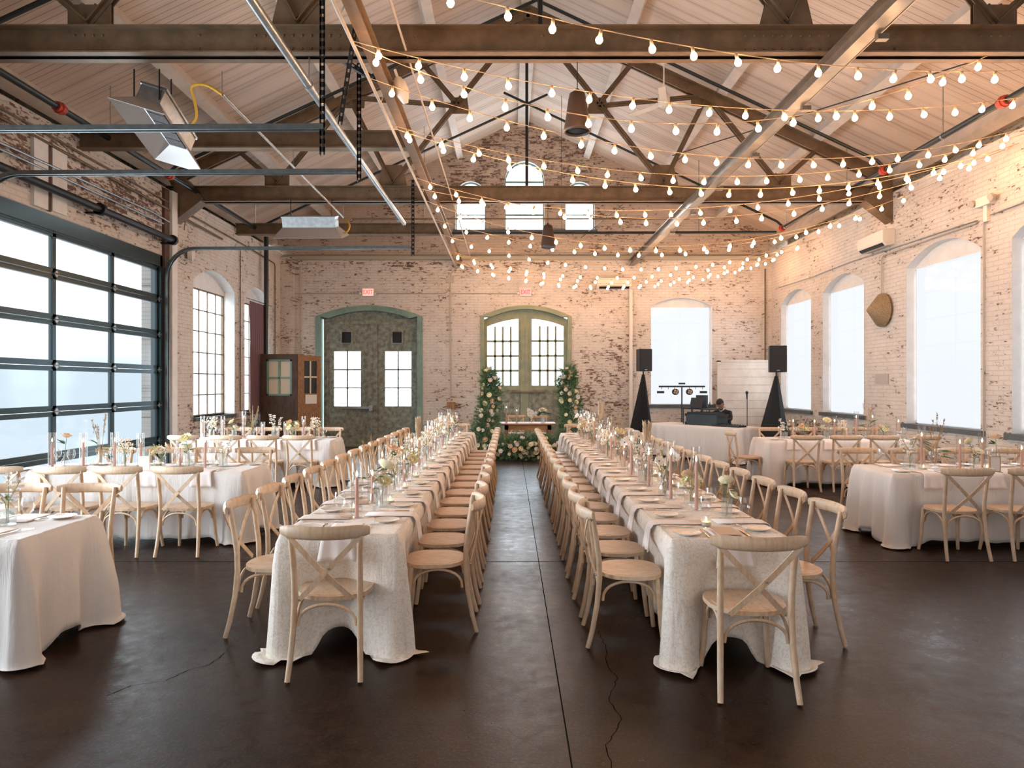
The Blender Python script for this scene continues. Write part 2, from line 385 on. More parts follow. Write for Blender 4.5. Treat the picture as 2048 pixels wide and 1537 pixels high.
# far wall: thick lower wall with two doorways and a window, thinner gable above
WLT = 5.08
zdoor = (-5.24+.0, -2.36, 0.0, 3.50, 3.80); zdoor2 = (-.80, 1.66, 0.0, 3.50, 3.80)
win_f = (3.80, 5.45, 1.12, 3.78, 4.0)
mpf = lambda u, v, d: Vector((u, YF+d, v))
def rectcut(x0, x1, z0, z1): return [(x0, z0), (x1, z0), (x1, z1), (x0, z1)]
dl, dr = arch(*zdoor), arch(*zdoor2)
# doorways reach the floor: notch the outline instead of cutting holes
outer = [(XL-.5, 0), (dl[0][0], 0)]+list(reversed(dl[2:]))+[(dl[1][0], 0), (dr[0][0], 0)]+list(reversed(dr[2:]))+[(dr[1][0], 0), (XR+.5, 0), (XR+.5, WLT), (XL-.5, WLT)]
wall('wall_far', outer, [arch(*win_f)], mpf, .42, [M['brick_far'], M['reveal']])
cw = (-.14, .93, 5.86, 7.20, 7.735); lw = (-1.48, -.66, 5.86, 6.78, 7.19); rw = (1.49, 2.29, 5.86, 6.78, 7.19)
gx0, gx1 = XL-.6, XR+.6
wall('wall_far_gable', [(gx0, WLT), (gx1, WLT), (gx1, roofz(gx1)+.05), (RX, RZ+.05), (gx0, roofz(gx0)+.05)],
     [arch(*cw), arch(*lw), arch(*rw)], lambda u, v, d: Vector((u, YF+.13+d, v)), .32, [M['brick_gable'], M['reveal']])
# the sloping shoulder where the wall thins, flaking green
struct('trim_4', MB().add([(XL, YF, WLT-.07), (XR, YF, WLT-.07), (XR, YF-.035, WLT-.03), (XL, YF-.035, WLT-.03), (XR, YF-.035, WLT+.05), (XL, YF-.035, WLT+.05), (XR, YF+.13, WLT+.12), (XL, YF+.13, WLT+.12)],
       [(0, 1, 2, 3), (3, 2, 4, 5), (5, 4, 6, 7)]), M['brick_top'])
struct('trim_5', MB().b2((XL, YF-.13, 0), (XL+.36, YF, WLT)), M['brick_far'])          # corner pier, left
struct('trim_6', MB().b2((XR-.2, YF-.16, 0), (XR, YF, WLT)), M['brick_far'])

# left wall (x = XL): garage openings, two arched windows
mpl = lambda u, v, d: Vector((XL-d, u, v)); ET = 5.19
g1 = (7.80, 12.02, .03, 3.93); g2 = (2.15, 6.37, .03, 3.93)
lwin1 = (13.26, 15.24, 1.02, 3.72, 4.02); lwin2 = (15.80, 17.40, 1.02, 3.72, 4.02)
outer = [(YB, 0), (g2[0], 0), (g2[0], g2[3]), (g2[1], g2[3]), (g2[1], 0), (g1[0], 0), (g1[0], g1[3]), (g1[1], g1[3]), (g1[1], 0), (YF, 0), (YF, ET), (YB, ET)]
wall('wall_left', outer, [arch(*lwin1), arch(*lwin2)], mpl, .34, [M['brick_left'], M['reveal']])
# right wall
mpr = lambda u, v, d: Vector((XR+d, u, v))
rws = [(15.87, 17.62, 1.05, 3.72, 4.0), (13.50, 15.27, 1.05, 3.72, 4.0), (10.15, 12.05, .98, 3.72, 4.02), (7.62, 9.52, .98, 3.72, 4.02), (4.9, 6.8, .98, 3.72, 4.02)]
wall('wall_right', [(YB, 0), (YF, 0), (YF, ET), (YB, ET)], [arch(*q) for q in rws], mpr, .34, [M['brick_right'], M['reveal']])
# wall heads: set-back course under the eaves
for sx, nm, mt in ((XL, 'trim_7', 0), (XR, 'trim_8', 1)):
    s = -1 if mt == 0 else 1; ex = sx+s*.48
    mb = MB(); mb.add([(sx, YB, ET-.18), (sx, YF, ET-.18), (sx+s*.02, YF, ET), (sx+s*.02, YB, ET), (ex, YF, roofz(ex)-.16), (ex, YB, roofz(ex)-.16), (ex, YF, roofz(ex)+.1), (ex, YB, roofz(ex)+.1)],
               [(0, 1, 2, 3), (3, 2, 4, 5), (5, 4, 6, 7)])
    struct(nm, mb, M['brick_top'])
struct('wall_back', MB().b2((XL-.5, YB-.3, 0), (XR+.5, YB, 9)), M['reveal'])

# ceiling: two slopes of white boards on white purlins
for i, s in enumerate((-1, 1)):
    ex = RX+s*7.3; mb = MB()
    mb.add([(RX, YB, RZ), (RX, YF+.5, RZ), (ex, YF+.5, roofz(ex)), (ex, YB, roofz(ex)), (RX, YB, RZ+.12), (RX, YF+.5, RZ+.12), (ex, YF+.5, roofz(ex)+.12), (ex, YB, roofz(ex)+.12)],
           [(0, 1, 2, 3), (7, 6, 5, 4), (0, 3, 7, 4), (1, 5, 6, 2), (3, 2, 6, 7)])
    struct('ceiling' if i == 0 else 'ceiling_right', mb, M['deck'])
ordn = ['first', 'second', 'third', 'fourth', 'fifth', 'sixth', 'seventh', 'eighth', 'ninth', 'tenth', 'eleventh', 'twelfth', 'thirteenth', 'fourteenth', 'fifteenth', 'sixteenth', 'seventeenth', 'eighteenth']
for s in (-1, 0, 1):
    for k in (1, 2, 3, 4) if s else (0,):
        off = (0, 1.76, 3.55, 5.3, 6.78)[k]; x = RX+s*off; z = roofz(x); w_, h_ = (.30, .2) if k == 0 else (.17, .24)
        mb = MB(); ang = math.atan(SL)*(s)
        mb.box((x, (YF+YB)/2, z-h_/2-.01), (w_, YF-YB+.3, h_), rot=Matrix.Rotation(ang, 3, 'Y'))
        o = mb.build('roof_purlin', M['purlin'])
        side = 'left' if s < 0 else 'right'
        tag(o, 'white painted timber ridge beam running along the roof peak' if k == 0 else
            'white painted roof purlin, %s down from the ridge on the %s slope' % (ordn[k-1], side), 'roof beam')

# ------------------------------------------------------------ windows
def muntins(mb, xs, zs, y, w=.03, t=.03, mp=mpf):
    pass
def window_set(idx, hole, mp, d, cols, rows, bar, mats, pane_mat, w=.03, arched=True, n=12):
    """sash in an arched opening: frame follows the opening, bars, pane"""
    x0, x1, z0, zs, zc = hole; out = arch(x0, x1, z0, zs, zc, n)
    cx, cz = (x0+x1)/2, (z0+zc)/2
    fr = MB(); inn = [(cx+(u-cx)*(1-2*w/(x1-x0)), cz+(v-cz)*(1-2*w/(zc-z0))) for u, v in out]; k = len(out)
    A = [mp(u, v, d) for u, v in out]; B = [mp(u, v, d) for u, v in inn]; C_ = [mp(u, v, d+.05) for u, v in out]; D = [mp(u, v, d+.05) for u, v in inn]
    fr.add(A+B+C_+D, [(i, (i+1) % k, k+(i+1) % k, k+i) for i in range(k)]+[(k+i, k+(i+1) % k, 3*k+(i+1) % k, 3*k+i) for i in range(k)]+[(2*k+i, 3*k+i, 3*k+(i+1) % k, 2*k+(i+1) % k) for i in range(k)])
    def top(x):
        s = zc-zs
        if s <= 0: return zs
        hw = (x1-x0)/2; r = (hw*hw+s*s)/(2*s)
        if s > hw*.99: return zs+math.sqrt(max(0, hw*hw-(x-cx)**2))
        return zc-r+math.sqrt(max(0, r*r-(x-cx)**2))
    for i in range(1, cols):
        x = x0+(x1-x0)*i/cols; fr.beam(mp(x, z0, d+.02), mp(x, top(x), d+.02), bar, .03, up=mp(1, 0, 0)-mp(0, 0, 0))
    for z in rows:
        hwx = (x1-x0)/2
        if z > zs: 
            lo = x0
            while top(lo) < z and lo < cx: lo += .01
            a, b_ = lo, 2*cx-lo
        else: a, b_ = x0, x1
        fr.beam(mp(a, z, d+.02), mp(b_, z, d+.02), .03, bar)
    o = struct('window_%d' % idx, fr, mats)
    pn = MB(); pn.add([mp(u, v, d+.025) for u, v in out], [tuple(range(k))])
    pn.build('window_glass', pane_mat, o)
    return o
for _i, q in ((1, lwin1), (2, lwin2)):
    o = window_set(_i, (q[0], q[1], q[2], 3.64, 3.64), mpl, .24, 5, [q[2]+i*.437 for i in range(1, 6)], .022, M['steel'], M['clear'])
    hb = arch(q[0]-.01, q[1]+.01, q[2], q[3], q[4]); ou_ = [(q[0]-.01, 3.64), (q[1]+.01, 3.64)]+hb[2:]
    MB().add([mpl(u, v, .24) for u, v in ou_]+[mpl(u, v, .30) for u, v in ou_], [tuple(range(len(ou_))), (0, 1, len(ou_)+1, len(ou_))]).build('arch_infill', M['reveal'], o)
    MB().b2(mpl(q[0], q[2]-.06, -.05), mpl(q[1], q[2], .24)).build('window_sill', M['sill'], o)
def front_win(idx, hole, mp, sill=True):
    """square-headed sash with a roller shade under a segmental arch"""
    x0, x1, z0, zs, zc = hole; d = .16; o = MB()
    hb = arch(x0-.01, x1+.01, z0, zs, zc)
    outl = [(x0-.01, zs-.02)]+[(x1+.01, zs-.02)]+[p for p in hb[2:]]
    o.add([mp(u, v, d) for u, v in outl], [tuple(range(len(outl)))])       # infill panel under the arch
    for a, b_ in (((x0, z0), (x0, zs)), ((x1, z0), (x1, zs)), ((x0, zs), (x1, zs)), ((x0, z0+.03), (x1, z0+.03))):
        o.beam(mp(a[0], a[1], d+.045), mp(b_[0], b_[1], d+.045), .06, .07, up=(mp(1, 0, 0)-mp(0, 0, 0)) if a[0] == b_[0] else (0, 0, 1))
    for i in range(1, 6):
        z = z0+(zs-z0)*i/6; o.beam(mp(x0, z, d+.09), mp(x1, z, d+.09), .02, .02)
    x = (x0+x1)/2; o.beam(mp(x, z0, d+.09), mp(x, zs, d+.09), .02, .02, up=mp(1, 0, 0)-mp(0, 0, 0))
    o = struct('window_%d' % idx, o, M['reveal'])
    sh = MB(); sh.add([mp(x0+.03, z0+.02, d), mp(x1-.03, z0+.02, d), mp(x1-.03, zs-.02, d), mp(x0+.03, zs-.02, d)], [(0, 1, 2, 3)])
    sh.build('roller_shade', M['shade'], o)
    if sill:
        sl = MB(); a, b_ = mp(x0-.1, z0-.075, -.06), mp(x1+.08, z0+.005, d+.02); sl.b2([min(a[i], b_[i]) for i in range(3)], [max(a[i], b_[i]) for i in range(3)])
        sl.build('window_sill', M['sill'], o)
    return o
front_win(3, win_f, mpf)
for i, q in enumerate(rws): front_win(4+i, q, mpr)
mpg = lambda u, v, d: Vector((u, YF+.13+d, v))
window_set(9, cw, mpg, .12, 1, [6.75, 6.30, 7.2], .05, M['green'], M['clear'])
window_set(10, lw, mpg, .12, 1, [6.3, 6.78], .03, M['green'], M['clear'])
window_set(11, rw, mpg, .12, 1, [6.3, 6.78], .03, M['green'], M['clear'])
sl = MB().b2((-1.55, YF+.04, 5.78), (2.36, YF+.2, 5.86)); struct('trim_9', sl, M['sill'])

# ------------------------------------------------------------ green doors in the far wall
def door_frame(idx, hole, mt, wd=.14):
    x0, x1, z0, zs, zc = hole; out = arch(*hole)[2:]; 
    out = [(x1, 0)]+out+[(x0, 0)]; cx = (x0+x1)/2
    inn = []
    for u, v in out:
        if v <= zs+.001: inn.append((u-wd if u > cx else u+wd, v))
        else: inn.append((cx+(u-cx)*(1-2*wd/(x1-x0)), v-wd))
    k = len(out); mb = MB()
    A = [mpf(u, v, -.03) for u, v in out]; B = [mpf(u, v, -.03) for u, v in inn]; C_ = [mpf(u, v, .30) for u, v in inn]; D = [mpf(u, v, .0) for u, v in out]
    mb.add(A+B+C_+D, [(i, i+1, k+i+1, k+i) for i in range(k-1)]+[(k+i, k+i+1, 2*k+i+1, 2*k+i) for i in range(k-1)]+[(i, i+1, 3*k+i+1, 3*k+i) for i in range(k-1)])
    return struct('door_%d' % idx, mb, mt), inn
fd1, inn1 = door_frame(1, zdoor, M['green'])
yd = YF+.16
def leaf(parent, name, outl, holes, mt, y=yd, t=.06, panel=None):
    mb = MB(); loops = [outl]+holes; tr = tessellate_polygon([[Vector((u, v, 0)) for u, v in lp] for lp in loops]); fl = [p for lp in loops for p in lp]
    mb.add([(u, y, v) for u, v in fl], tr); mb.add([(u, y+t, v) for u, v in fl], [tuple(reversed(q)) for q in tr])
    for lp in loops:
        k = len(lp); mb.add([(u, y, v) for u, v in lp]+[(u, y+t, v) for u, v in lp], [(i, (i+1) % k, k+(i+1) % k, k+i) for i in range(k)])
    if panel:
        for q in panel: mb.b2((q[0], y-.025, q[1]), (q[2], y+.002, q[3]))
    return mb.build(name, mt, parent)
def panes(parent, x0, x1, z0, z1, cols, rows, mt, y=yd, tops=None, bar=.028):
    g = MB(); g.add([(x0, y+.03, z0), (x1, y+.03, z0)]+([(x1, y+.03, z1), (x0, y+.03, z1)] if not tops else tops), [tuple(range(4 if not tops else 2+len(tops)))])
    g.build('window_glass', M['clear'], parent)
    b_ = MB()
    for i in range(1, cols):
        x = x0+(x1-x0)*i/cols; b_.b2((x-bar/2, y, z0), (x+bar/2, y+.05, z1))
    for i in range(1, rows):
        z = z0+(z1-z0)*i/rows; b_.b2((x0, y, z-bar/2), (x1, y+.05, z+bar/2))
    b_.build('glazing_bars', mt, parent)
PX = lambda px: (px-VPX)/F*YF
PZ = lambda py: CAMH+(VPY-py)/F*YF
for i, (x0, x1, wx0, wx1, v0, v1) in enumerate(((645, 744, 664, 719, 681, 700), (744, 841, 767, 821, 783, 802))):
    xa, xb, a, b_ = PX(x0), PX(x1), PX(wx0)+.01, PX(wx1)
    zt = PZ(637)
    hole = rectcut(a, b_, PZ(813), PZ(702)); vent = rectcut(PX(v0), PX(v1), PZ(685), PZ(663))
    lf = leaf(fd1, 'door_leaf', [(xa, .03), (xb-.01, .03), (xb-.01, zt), (xa, zt)], [hole, vent], M['oldgreen'],
              panel=[(xa, .03, xa+.12, zt), (xb-.13, .03, xb-.01, zt), (xa+.12, zt-.14, xb-.13, zt), (xa+.12, .03, xb-.13, .3)])
    panes(lf, a, b_, PZ(813), PZ(702), 2, 3, M['oldgreen'], bar=.034)
    q = MB(); q.b2((PX(v0)-.04, yd-.035, PZ(663)), (PX(v1)+.04, yd, PZ(663)+.04)); q.b2((PX(v0)-.04, yd-.035, PZ(685)-.04), (PX(v1)+.04, yd, PZ(685)))
    q.b2((PX(v0)-.04, yd-.035, PZ(685)), (PX(v0), yd, PZ(663))); q.b2((PX(v1), yd-.035, PZ(685)), (PX(v1)+.04, yd, PZ(663))); q.b2((PX(v0), yd+.04, PZ(685)), (PX(v1), yd+.05, PZ(663)), k=1)
    q.build('vent_hatch', [M['oldgreen'], M['dark']], lf)
tp = MB(); ou = [p for p in inn1 if p[1] > 3.3]; tp.add([(u, yd+.01, v) for u, v in [(ou[0][0], PZ(637)), *ou, (ou[-1][0], PZ(637))]], [tuple(range(len(ou)+2))]); tp.build('door_transom', M['oldgreen'], fd1)
pb = MB(); pb.b2((PX(679), yd-.09, PZ(818)), (PX(742), yd-.05, PZ(813))); pb.b2((PX(737), yd-.1, PZ(822)), (PX(744), yd, PZ(811))); pb.build('push_bar', M['galv'], fd1)
th = MB(); th.b2((zdoor[0], YF-.1, 0), (zdoor[1], YF+.2, .05)); th.build('threshold', M['palegreen'], fd1)

fd2, inn2 = door_frame(2, zdoor2, M['palegreen'], .10)
def arcz(x, drop):     # underside of the inner arch at x
    x0, x1, z0, zs, zc = zdoor2; hw = (x1-x0)/2; s = zc-zs; r = (hw*hw+s*s)/(2*s); cx = (x0+x1)/2
    return zc-r+math.sqrt(max(0, r*r-(x-cx)**2))-drop
for (x0, x1, wa, wb) in ((963, 1050, 974, 1037), (1051, 1141, 1064, 1128)):
    xa, xb, a, b_ = PX(x0)+(.03 if x0 < 1000 else -.008), PX(x1)-(.002 if x0 < 1000 else .005), PX(wa), PX(wb)
    topx = [xb+(xa-xb)*i/8 for i in range(9)]; wtop = [b_+(a-b_)*i/8 for i in range(9)]
    zo = PZ(771)
    lf = leaf(fd2, 'door_leaf', [(xa, .03), (xb, .03)]+[(x, arcz(x, .11)) for x in topx], [[(a, zo), (b_, zo)]+[(x, arcz(x, .34)) for x in wtop]], M['palegreen'],
              panel=[(xa, .03, xa+.1, 3.3), (xb-.12, .03, xb, 3.3)])
    zt = arcz((a+b_)/2, .34)
    panes(lf, a, b_, zo, min(arcz(a, .34), arcz(b_, .34)), 4, 4, M['palegreen'], bar=.055, tops=[(x, yd+.03, arcz(x, .34)) for x in wtop])
    bt = MB(); bt.b2((xa+.11, yd-.02, .1), (xb-.13, yd, 1.52)); bt.build('lower_panel', M['oldgreen'], lf)
    bx = MB()
    for q in range(4): bx.beam((a+(b_-a)*q/3, yd-.03, .5), (a+(b_-a)*(q/3), yd-.03, .5+.01), .01, .01)
    bx.b2((xa+.1, yd-.045, .8), (xb-.12, yd-.02, .9)); bx.build('door_rail', M['oldgreen'], lf)
MB().b2((PX(1050.5)-.035, yd-.02, .03), (PX(1050.5)+.035, yd+.07, arcz(PX(1050), .10))).build('meeting_stile', M['palegreen'], fd2)
br = MB(); br.b2((PX(1022), yd-.09, PZ(786)), (PX(1090), yd-.04, PZ(783))); br.build('door_bar', M['steel'], fd2)

# ------------------------------------------------------------ garage doors in the left wall
def garage(idx, g, ncols=3):
    y0, y1, z0, z1 = g; fx = XL-.02
    fr = MB(); fr.b2((fx-.12, y0-.02, z0), (fx+.05, y0+.07, z1)); fr.b2((fx-.12, y1-.07, z0), (fx+.05, y1+.02, z1))
    fr.b2((fx-.12, y0, z1-.19), (fx+.05, y1, z1+.01)); fr.b2((fx-.12, y0, -.01), (fx+.05, y1, .05))
    fd = struct('door_%d' % idx, fr, M['doorframe'])
    hs = [.05, .69, 1.31, 1.93, 2.55, 3.17, 3.74]
    ya, yb = y0+.07, y1-.07
    for i in range(6):
        a, b_ = hs[i], hs[i+1]; s = MB()
        s.b2((fx-.05, ya, a), (fx+.01, yb, a+.075)); s.b2((fx-.05, ya, b_-.07), (fx+.01, yb, b_-.006))
        s.b2((fx+.01, ya, a), (fx+.018, yb, a+.02)); s.b2((fx+.01, ya, b_-.025), (fx+.02, yb, b_-.012))
        for c in range(ncols+1):
            y = ya+(yb-ya)*c/ncols; wd = .035 if 0 < c < ncols else .05
            s.b2((fx-.05, y-wd, a), (fx+.01, y+wd, b_-.006))
        pn = s.build('door_section', M['doorframe'], fd)
        g_ = MB()
        for c in range(ncols):
            p0 = ya+(yb-ya)*c/ncols+.035; p1 = ya+(yb-ya)*(c+1)/ncols-.035
            g_.add([(fx-.02, p0, a+.05), (fx-.02, p1, a+.05), (fx-.02, p1, b_-.05), (fx-.02, p0, b_-.05)], [(0, 1, 2, 3)])
        g_.build('frosted_glass', M['garage_pane'], pn)
        if i:
            h = MB()
            for c in range(ncols+1):
                y = ya+(yb-ya)*c/ncols; wd = .045
                h.box((fx+.03, y, a), (.025, .07, .07), rot=Matrix.Rotation(PI/4, 3, 'X')); h.tube([(fx+.045, y-.05, a), (fx+.045, y+.05, a)], .012, 6)
            h.build('hinge', M['galv'], pn)
    # tracks: vertical, bend, and horizontal run into the room
    for y in (y0-.03, y1+.06):
        pts = [(fx+.1, y, .1), (fx+.1, y, 3.5)]
        for q in range(1, 9): a = PI/2*q/8; pts.append((fx+.1+.5*(1-math.cos(a)), y, 3.58+.5*math.sin(a)))
        pts.append((-1.75, y, 4.10))
        t = MB(); t.ribbon(pts, (0, 1, 0), .06, .012); t.ribbon([(p[0], p[1]+.03, p[2]) for p in pts], (0, 1, 0), .012, .05) ; t.ribbon([(p[0], p[1]-.03, p[2]) for p in pts], (0, 1, 0), .012, .05)
        t.build('door_track', M['track'], fd)
    # spring shaft above the head
    if idx == 3 or True:
        sp = MB(); sp.tube([(XL+.2, y0-.2, 4.22), (XL+.2, y1+.1, 4.22)], .055, 12); 
        for q in (y0-.1, (y0+y1)/2, y1+.02): sp.tube([(XL+.2, q-.03, 4.22), (XL+.2, q+.03, 4.22)], .09, 14); sp.b2((XL, q-.03, 4.15), (XL+.22, q+.03, 4.18))
        sp.build('spring_shaft', M['dark'], fd, smooth=True, ang=40)
    return fd
garage(3, g1); garage(4, g2)
# ------------------------------------------------------------ roof steel
CX = .33
def gusset(pts, y, t=.02):
    return MB().plate(pts, (0, y+t/2, 0), (1, 0, 0), (0, 0, 1), t)
def truss(y, label):
    T = thing('roof_truss', label, 'roof truss', (CX, y, 5.03), 0, 'riveted steel roof trusses')
    zc0, zc1 = 5.03-5.03, 5.32-5.03
    L0, L1 = XL-.2-CX, XR+.2-CX
    def Q(x, z): return (x, 0, z-5.03)
    c = MB()
    for s in (-1, 1):
        c.b2((L0, s*.02, 0), (L1, s*.035, .28)); 
        for zz in (0, .265): c.b2((L0, s*.02, zz), (L1, s*.12, zz+.015))
    for x0, n_ in ((-2.5, 10), (2.5, 10), (-4.63, 4), (4.63, 4), (-6.0, 4), (6.0, 4), (0, 1), (-1.3, 1), (1.4, 1), (-3.5, 1), (3.6, 1)):
        for k in range(n_):
            x = x0+(k-(n_-1)/2)*.095
            for zz in ((.075, .205) if n_ in (10, 1) else (.205,)): c.lathe([(0, -.014), (.012, -.010), (.017, 0)], (0, 0, 0), 7) if False else c.ball((x, -.036, zz), .016, 6)
    c.build('bottom_chord', M['steel'], T)
    for s in (-1, 1):
        tcz = lambda x: roofz(CX+s*x)-.34-5.03
        x1 = 6.6; t = MB()
        for q in (-1, 1):
            t.beam((s*.0, q*.045, tcz(0)), (s*x1, q*.045, tcz(x1)), .03, .19); t.beam((0, q*.09, tcz(0)+.09), (s*x1, q*.09, tcz(x1)+.09), .10, .015)
        t.build('top_chord', M['steel'], T)
        def web(a, b_, w_=.085, ch=True):
            m_ = MB()
            for q in (-1, 1): m_.beam((a[0], q*.03, a[1]), (b_[0], q*.03, b_[1]), .012, w_); m_.beam((a[0], q*.055, a[1]), (b_[0], q*.055, b_[1]), .05, .012)
            m_.build('web_member', M['steel'], T)
        low1, low2 = (s*2.5, .34), (s*4.63, .34)
        up1, up2 = (s*3.3, tcz(3.3)), (s*5.35, tcz(5.35)-.02)
        mid = (s*1.28, (tcz(0)-.2)*.5+.17*.5+.05); top = (s*.08, tcz(0)-.12)
        web(top, low1); web(mid, (s*1.95, tcz(1.95))); web(mid, up1, .07); web(up1, low1); web(up1, low2); web(low2, up2)
        for (cx, cz), w0, w1, h_ in ((low1, .56, .36, .42), (low2, .44, .44, .26)):
            g = MB(); 
            for q in (-.015, .03): g.plate([(cx-w0/2, .27), (cx+w0/2, .27), (cx+w1/2, .27+h_), (cx-w1/2, .27+h_)], (0, q, 0), (1, 0, 0), (0, 0, 1), .012)
            for rz_ in (.33, .43, .53): g.ball((cx-.12+(rz_-.33)*.3, -.02, rz_), .015, 6); g.ball((cx+.12-(rz_-.33)*.3, -.02, rz_), .015, 6)
            g.build('gusset_plate', M['steel'], T)
        g = MB(); cx, cz = mid; g.plate([(cx-.2, cz-.14), (cx+.2, cz-.14), (cx+.16, cz+.16), (cx-.12, cz+.16)], (0, .01, 0), (1, 0, 0), (0, 0, 1), .015); g.build('gusset_plate', M['steel'], T)
        g = MB(); cx, cz = up1; g.plate([(cx-.28, cz-.2), (cx+.28, cz-.2), (cx+.3, cz+.08), (cx-.3, cz+.08)], (0, .01, 0), (1, 0, 0), (0, 0, 1), .015); g.build('gusset_plate', M['steel'], T)
    tz = roofz(CX)-.3-5.03
    g = MB(); g.plate([(-.75, tz-.40), (-.3, tz-.52), (.3, tz-.52), (.75, tz-.40), (.1, tz+.05), (-.1, tz+.05)], (0, .01, 0), (1, 0, 0), (0, 0, 1), .02); g.build('gusset_plate', M['steel'], T)
    r_ = MB(); r_.tube([(-.02, .0, tz-.4), (-.02, .0, .28)], .028, 8); r_.build('king_rod', M['dark'], T)
    return T
truss(7.0, 'nearest riveted brown steel roof truss crossing the top of the photo')
truss(12.6, 'second riveted steel roof truss, crossing in front of the gable windows')
# corbels where the trusses bear on the walls
for y in (7.0, 12.6):
    for s in (-1, 1):
        x = XL if s < 0 else XR
        o = MB().plate([(0, 0), (-s*.55, .42), (-s*.2, .8), (0, .8)], (x, y+.13, 4.65), (1, 0, 0), (0, 0, 1), .26).build('bearing_bracket', M['steel'])
        tag(o, '%s truss bearing bracket at the %s wall' % ('near' if y < 8 else 'far', 'left' if s < 0 else 'right'), 'bracket')
# half-width beams on the left bay
for y, x1, lb in ((9.76, -1.45, 'brown steel beam spanning the left bay between the two trusses'), (15.35, -1.5, 'brown steel beam spanning the left bay nearest the far wall')):
    mb = MB().ibeam((XL, y, 5.16), (x1, y, 5.16), .16, .25); 
    for q in range(9):
        x = XL+.5+q*.5
        for d in (0, .11): mb.ball((x+d, y-.009, 5.08), .012, 5)
    tag(mb.build('cross_beam', M['steel']), lb, 'steel beam')
# crane rails running away down the hall
mb = MB().ibeam((-1.34, 2, 4.93), (-1.34, YF, 4.93), .11, .15, .016)
o = mb.build('runway_beam', M['bronze']); tag(o, 'long tan steel runway beam left of centre running to the far wall', 'steel beam')
mb = MB(); mb.ibeam((3.27, 2, 4.94), (3.27, YF, 4.94), .14, .17, .018); mb.tube([(3.40, 2, 4.92), (3.40, YF, 4.92)], .022, 8)
for q in range(10): mb.box((3.38, 3+q*1.6, 4.83), (.1, .06, .05)); 
tag(mb.build('runway_beam', M['rail']), 'long shiny steel runway beam over the right side of the hall', 'steel beam')
# the conduit the light strings hang from and a second thin one
mb = MB(); mb.tube([(-1.44, 3.0, 4.80), (-1.44, YF, 4.80)], .018, 8)
for q in range(8): mb.tube([(-1.44, 4+q*1.8, 4.80), (-1.38, 4+q*1.8, 5.0)], .006, 5); 
tag(mb.build('pipe', M['conduit'], smooth=True, ang=40), 'thin pale conduit along the tan runway beam holding the string lights', 'pipe')
mb = MB(); mb.tube([(-1.05, 3.0, 5.05), (-1.05, YF, 5.05)], .012, 6); tag(mb.build('pipe', M['conduit'], smooth=True, ang=40), 'slim conduit on the right side of the tan runway beam', 'pipe')
mb = MB(); mb.tube([(-2.06, 3.2, 4.74), (-2.06, 8.2, 4.74), (-2.02, 13.0, 4.74)], .042, 12)
for yy in (7.0, 12.6): mb.tube([(-2.06, yy, 4.74), (-2.06, yy, 5.05)], .008, 5); mb.tube([(-2.06, yy-.04, 4.74), (-2.06, yy+.04, 4.74)], .052, 12)
tag(mb.build('pipe', M['galv'], smooth=True, ang=40), 'thick round galvanised pipe hanging left of the tan runway beam', 'pipe')
mb = MB(); mb.tube([(-3.1, 7.35, 4.80), (-3.1, 13.0, 4.78)], .016, 8)
for yy in (7.35, 9.76, 12.7): mb.tube([(-3.1, yy, 4.80), (-3.1, yy, 5.05)], .005, 5)
mb.build('x', M['galv']) if False else None
tag(mb.build('gas_pipe', M['galv'], smooth=True, ang=40), 'thin galvanised gas pipe linking the two hanging heaters', 'pipe')
# perforated hangers
def perforated(a, b_, name, lab, w_=.05):
    a, b_ = Vector(a), Vector(b_); d = b_-a; L = d.length; n_ = max(2, int(L/.075)); mb = MB()
    for i in range(n_):
        p0 = a+d*(i/n_); p1 = a+d*((i+1)/n_); u = d.normalized()
        side = Vector((1, 0, 0)) if abs(u.x) < .8 else Vector((0, 0, 1)); side = (side-u*side.dot(u)).normalized()
        q = (p1-p0)
        for s in (-1, 1): mb.beam(p0+side*s*w_*.36, p1+side*s*w_*.36, .004, w_*.28, up=side)
        mb.beam(p0, p0+q*.62, .004, w_, up=side)
        mb.beam(p0+Vector((0, .025, 0))-side*w_/2, p1+Vector((0, .025, 0))-side*w_/2, w_, .004, up=side)
    tag(mb.build(name, M['dark']), lab, 'bracket')
perforated((-1.76, 6.4, 6.8), (-1.76, 6.4, 3.83), 'perforated_hanger', 'long black perforated angle holding the nearest horizontal door track')
perforated((-1.45, 6.4, 5.02), (-1.62, 6.5, 4.15), 'perforated_hanger', 'short slanted perforated angle just right of the longest black hanger', .045)
perforated((-1.72, 7.78, 5.6), (-1.72, 7.78, 4.0), 'perforated_hanger', 'black perforated angle holding the middle horizontal door track')
perforated((-1.95, 7.6, 5.35), (-1.4, 7.7, 5.05), 'perforated_hanger', 'slanted perforated brace under the nearest truss beside the hangers')
perforated((-1.72, 12.1, 5.3), (-1.72, 12.1, 3.95), 'perforated_hanger', 'farthest black perforated angle holding the last door track')
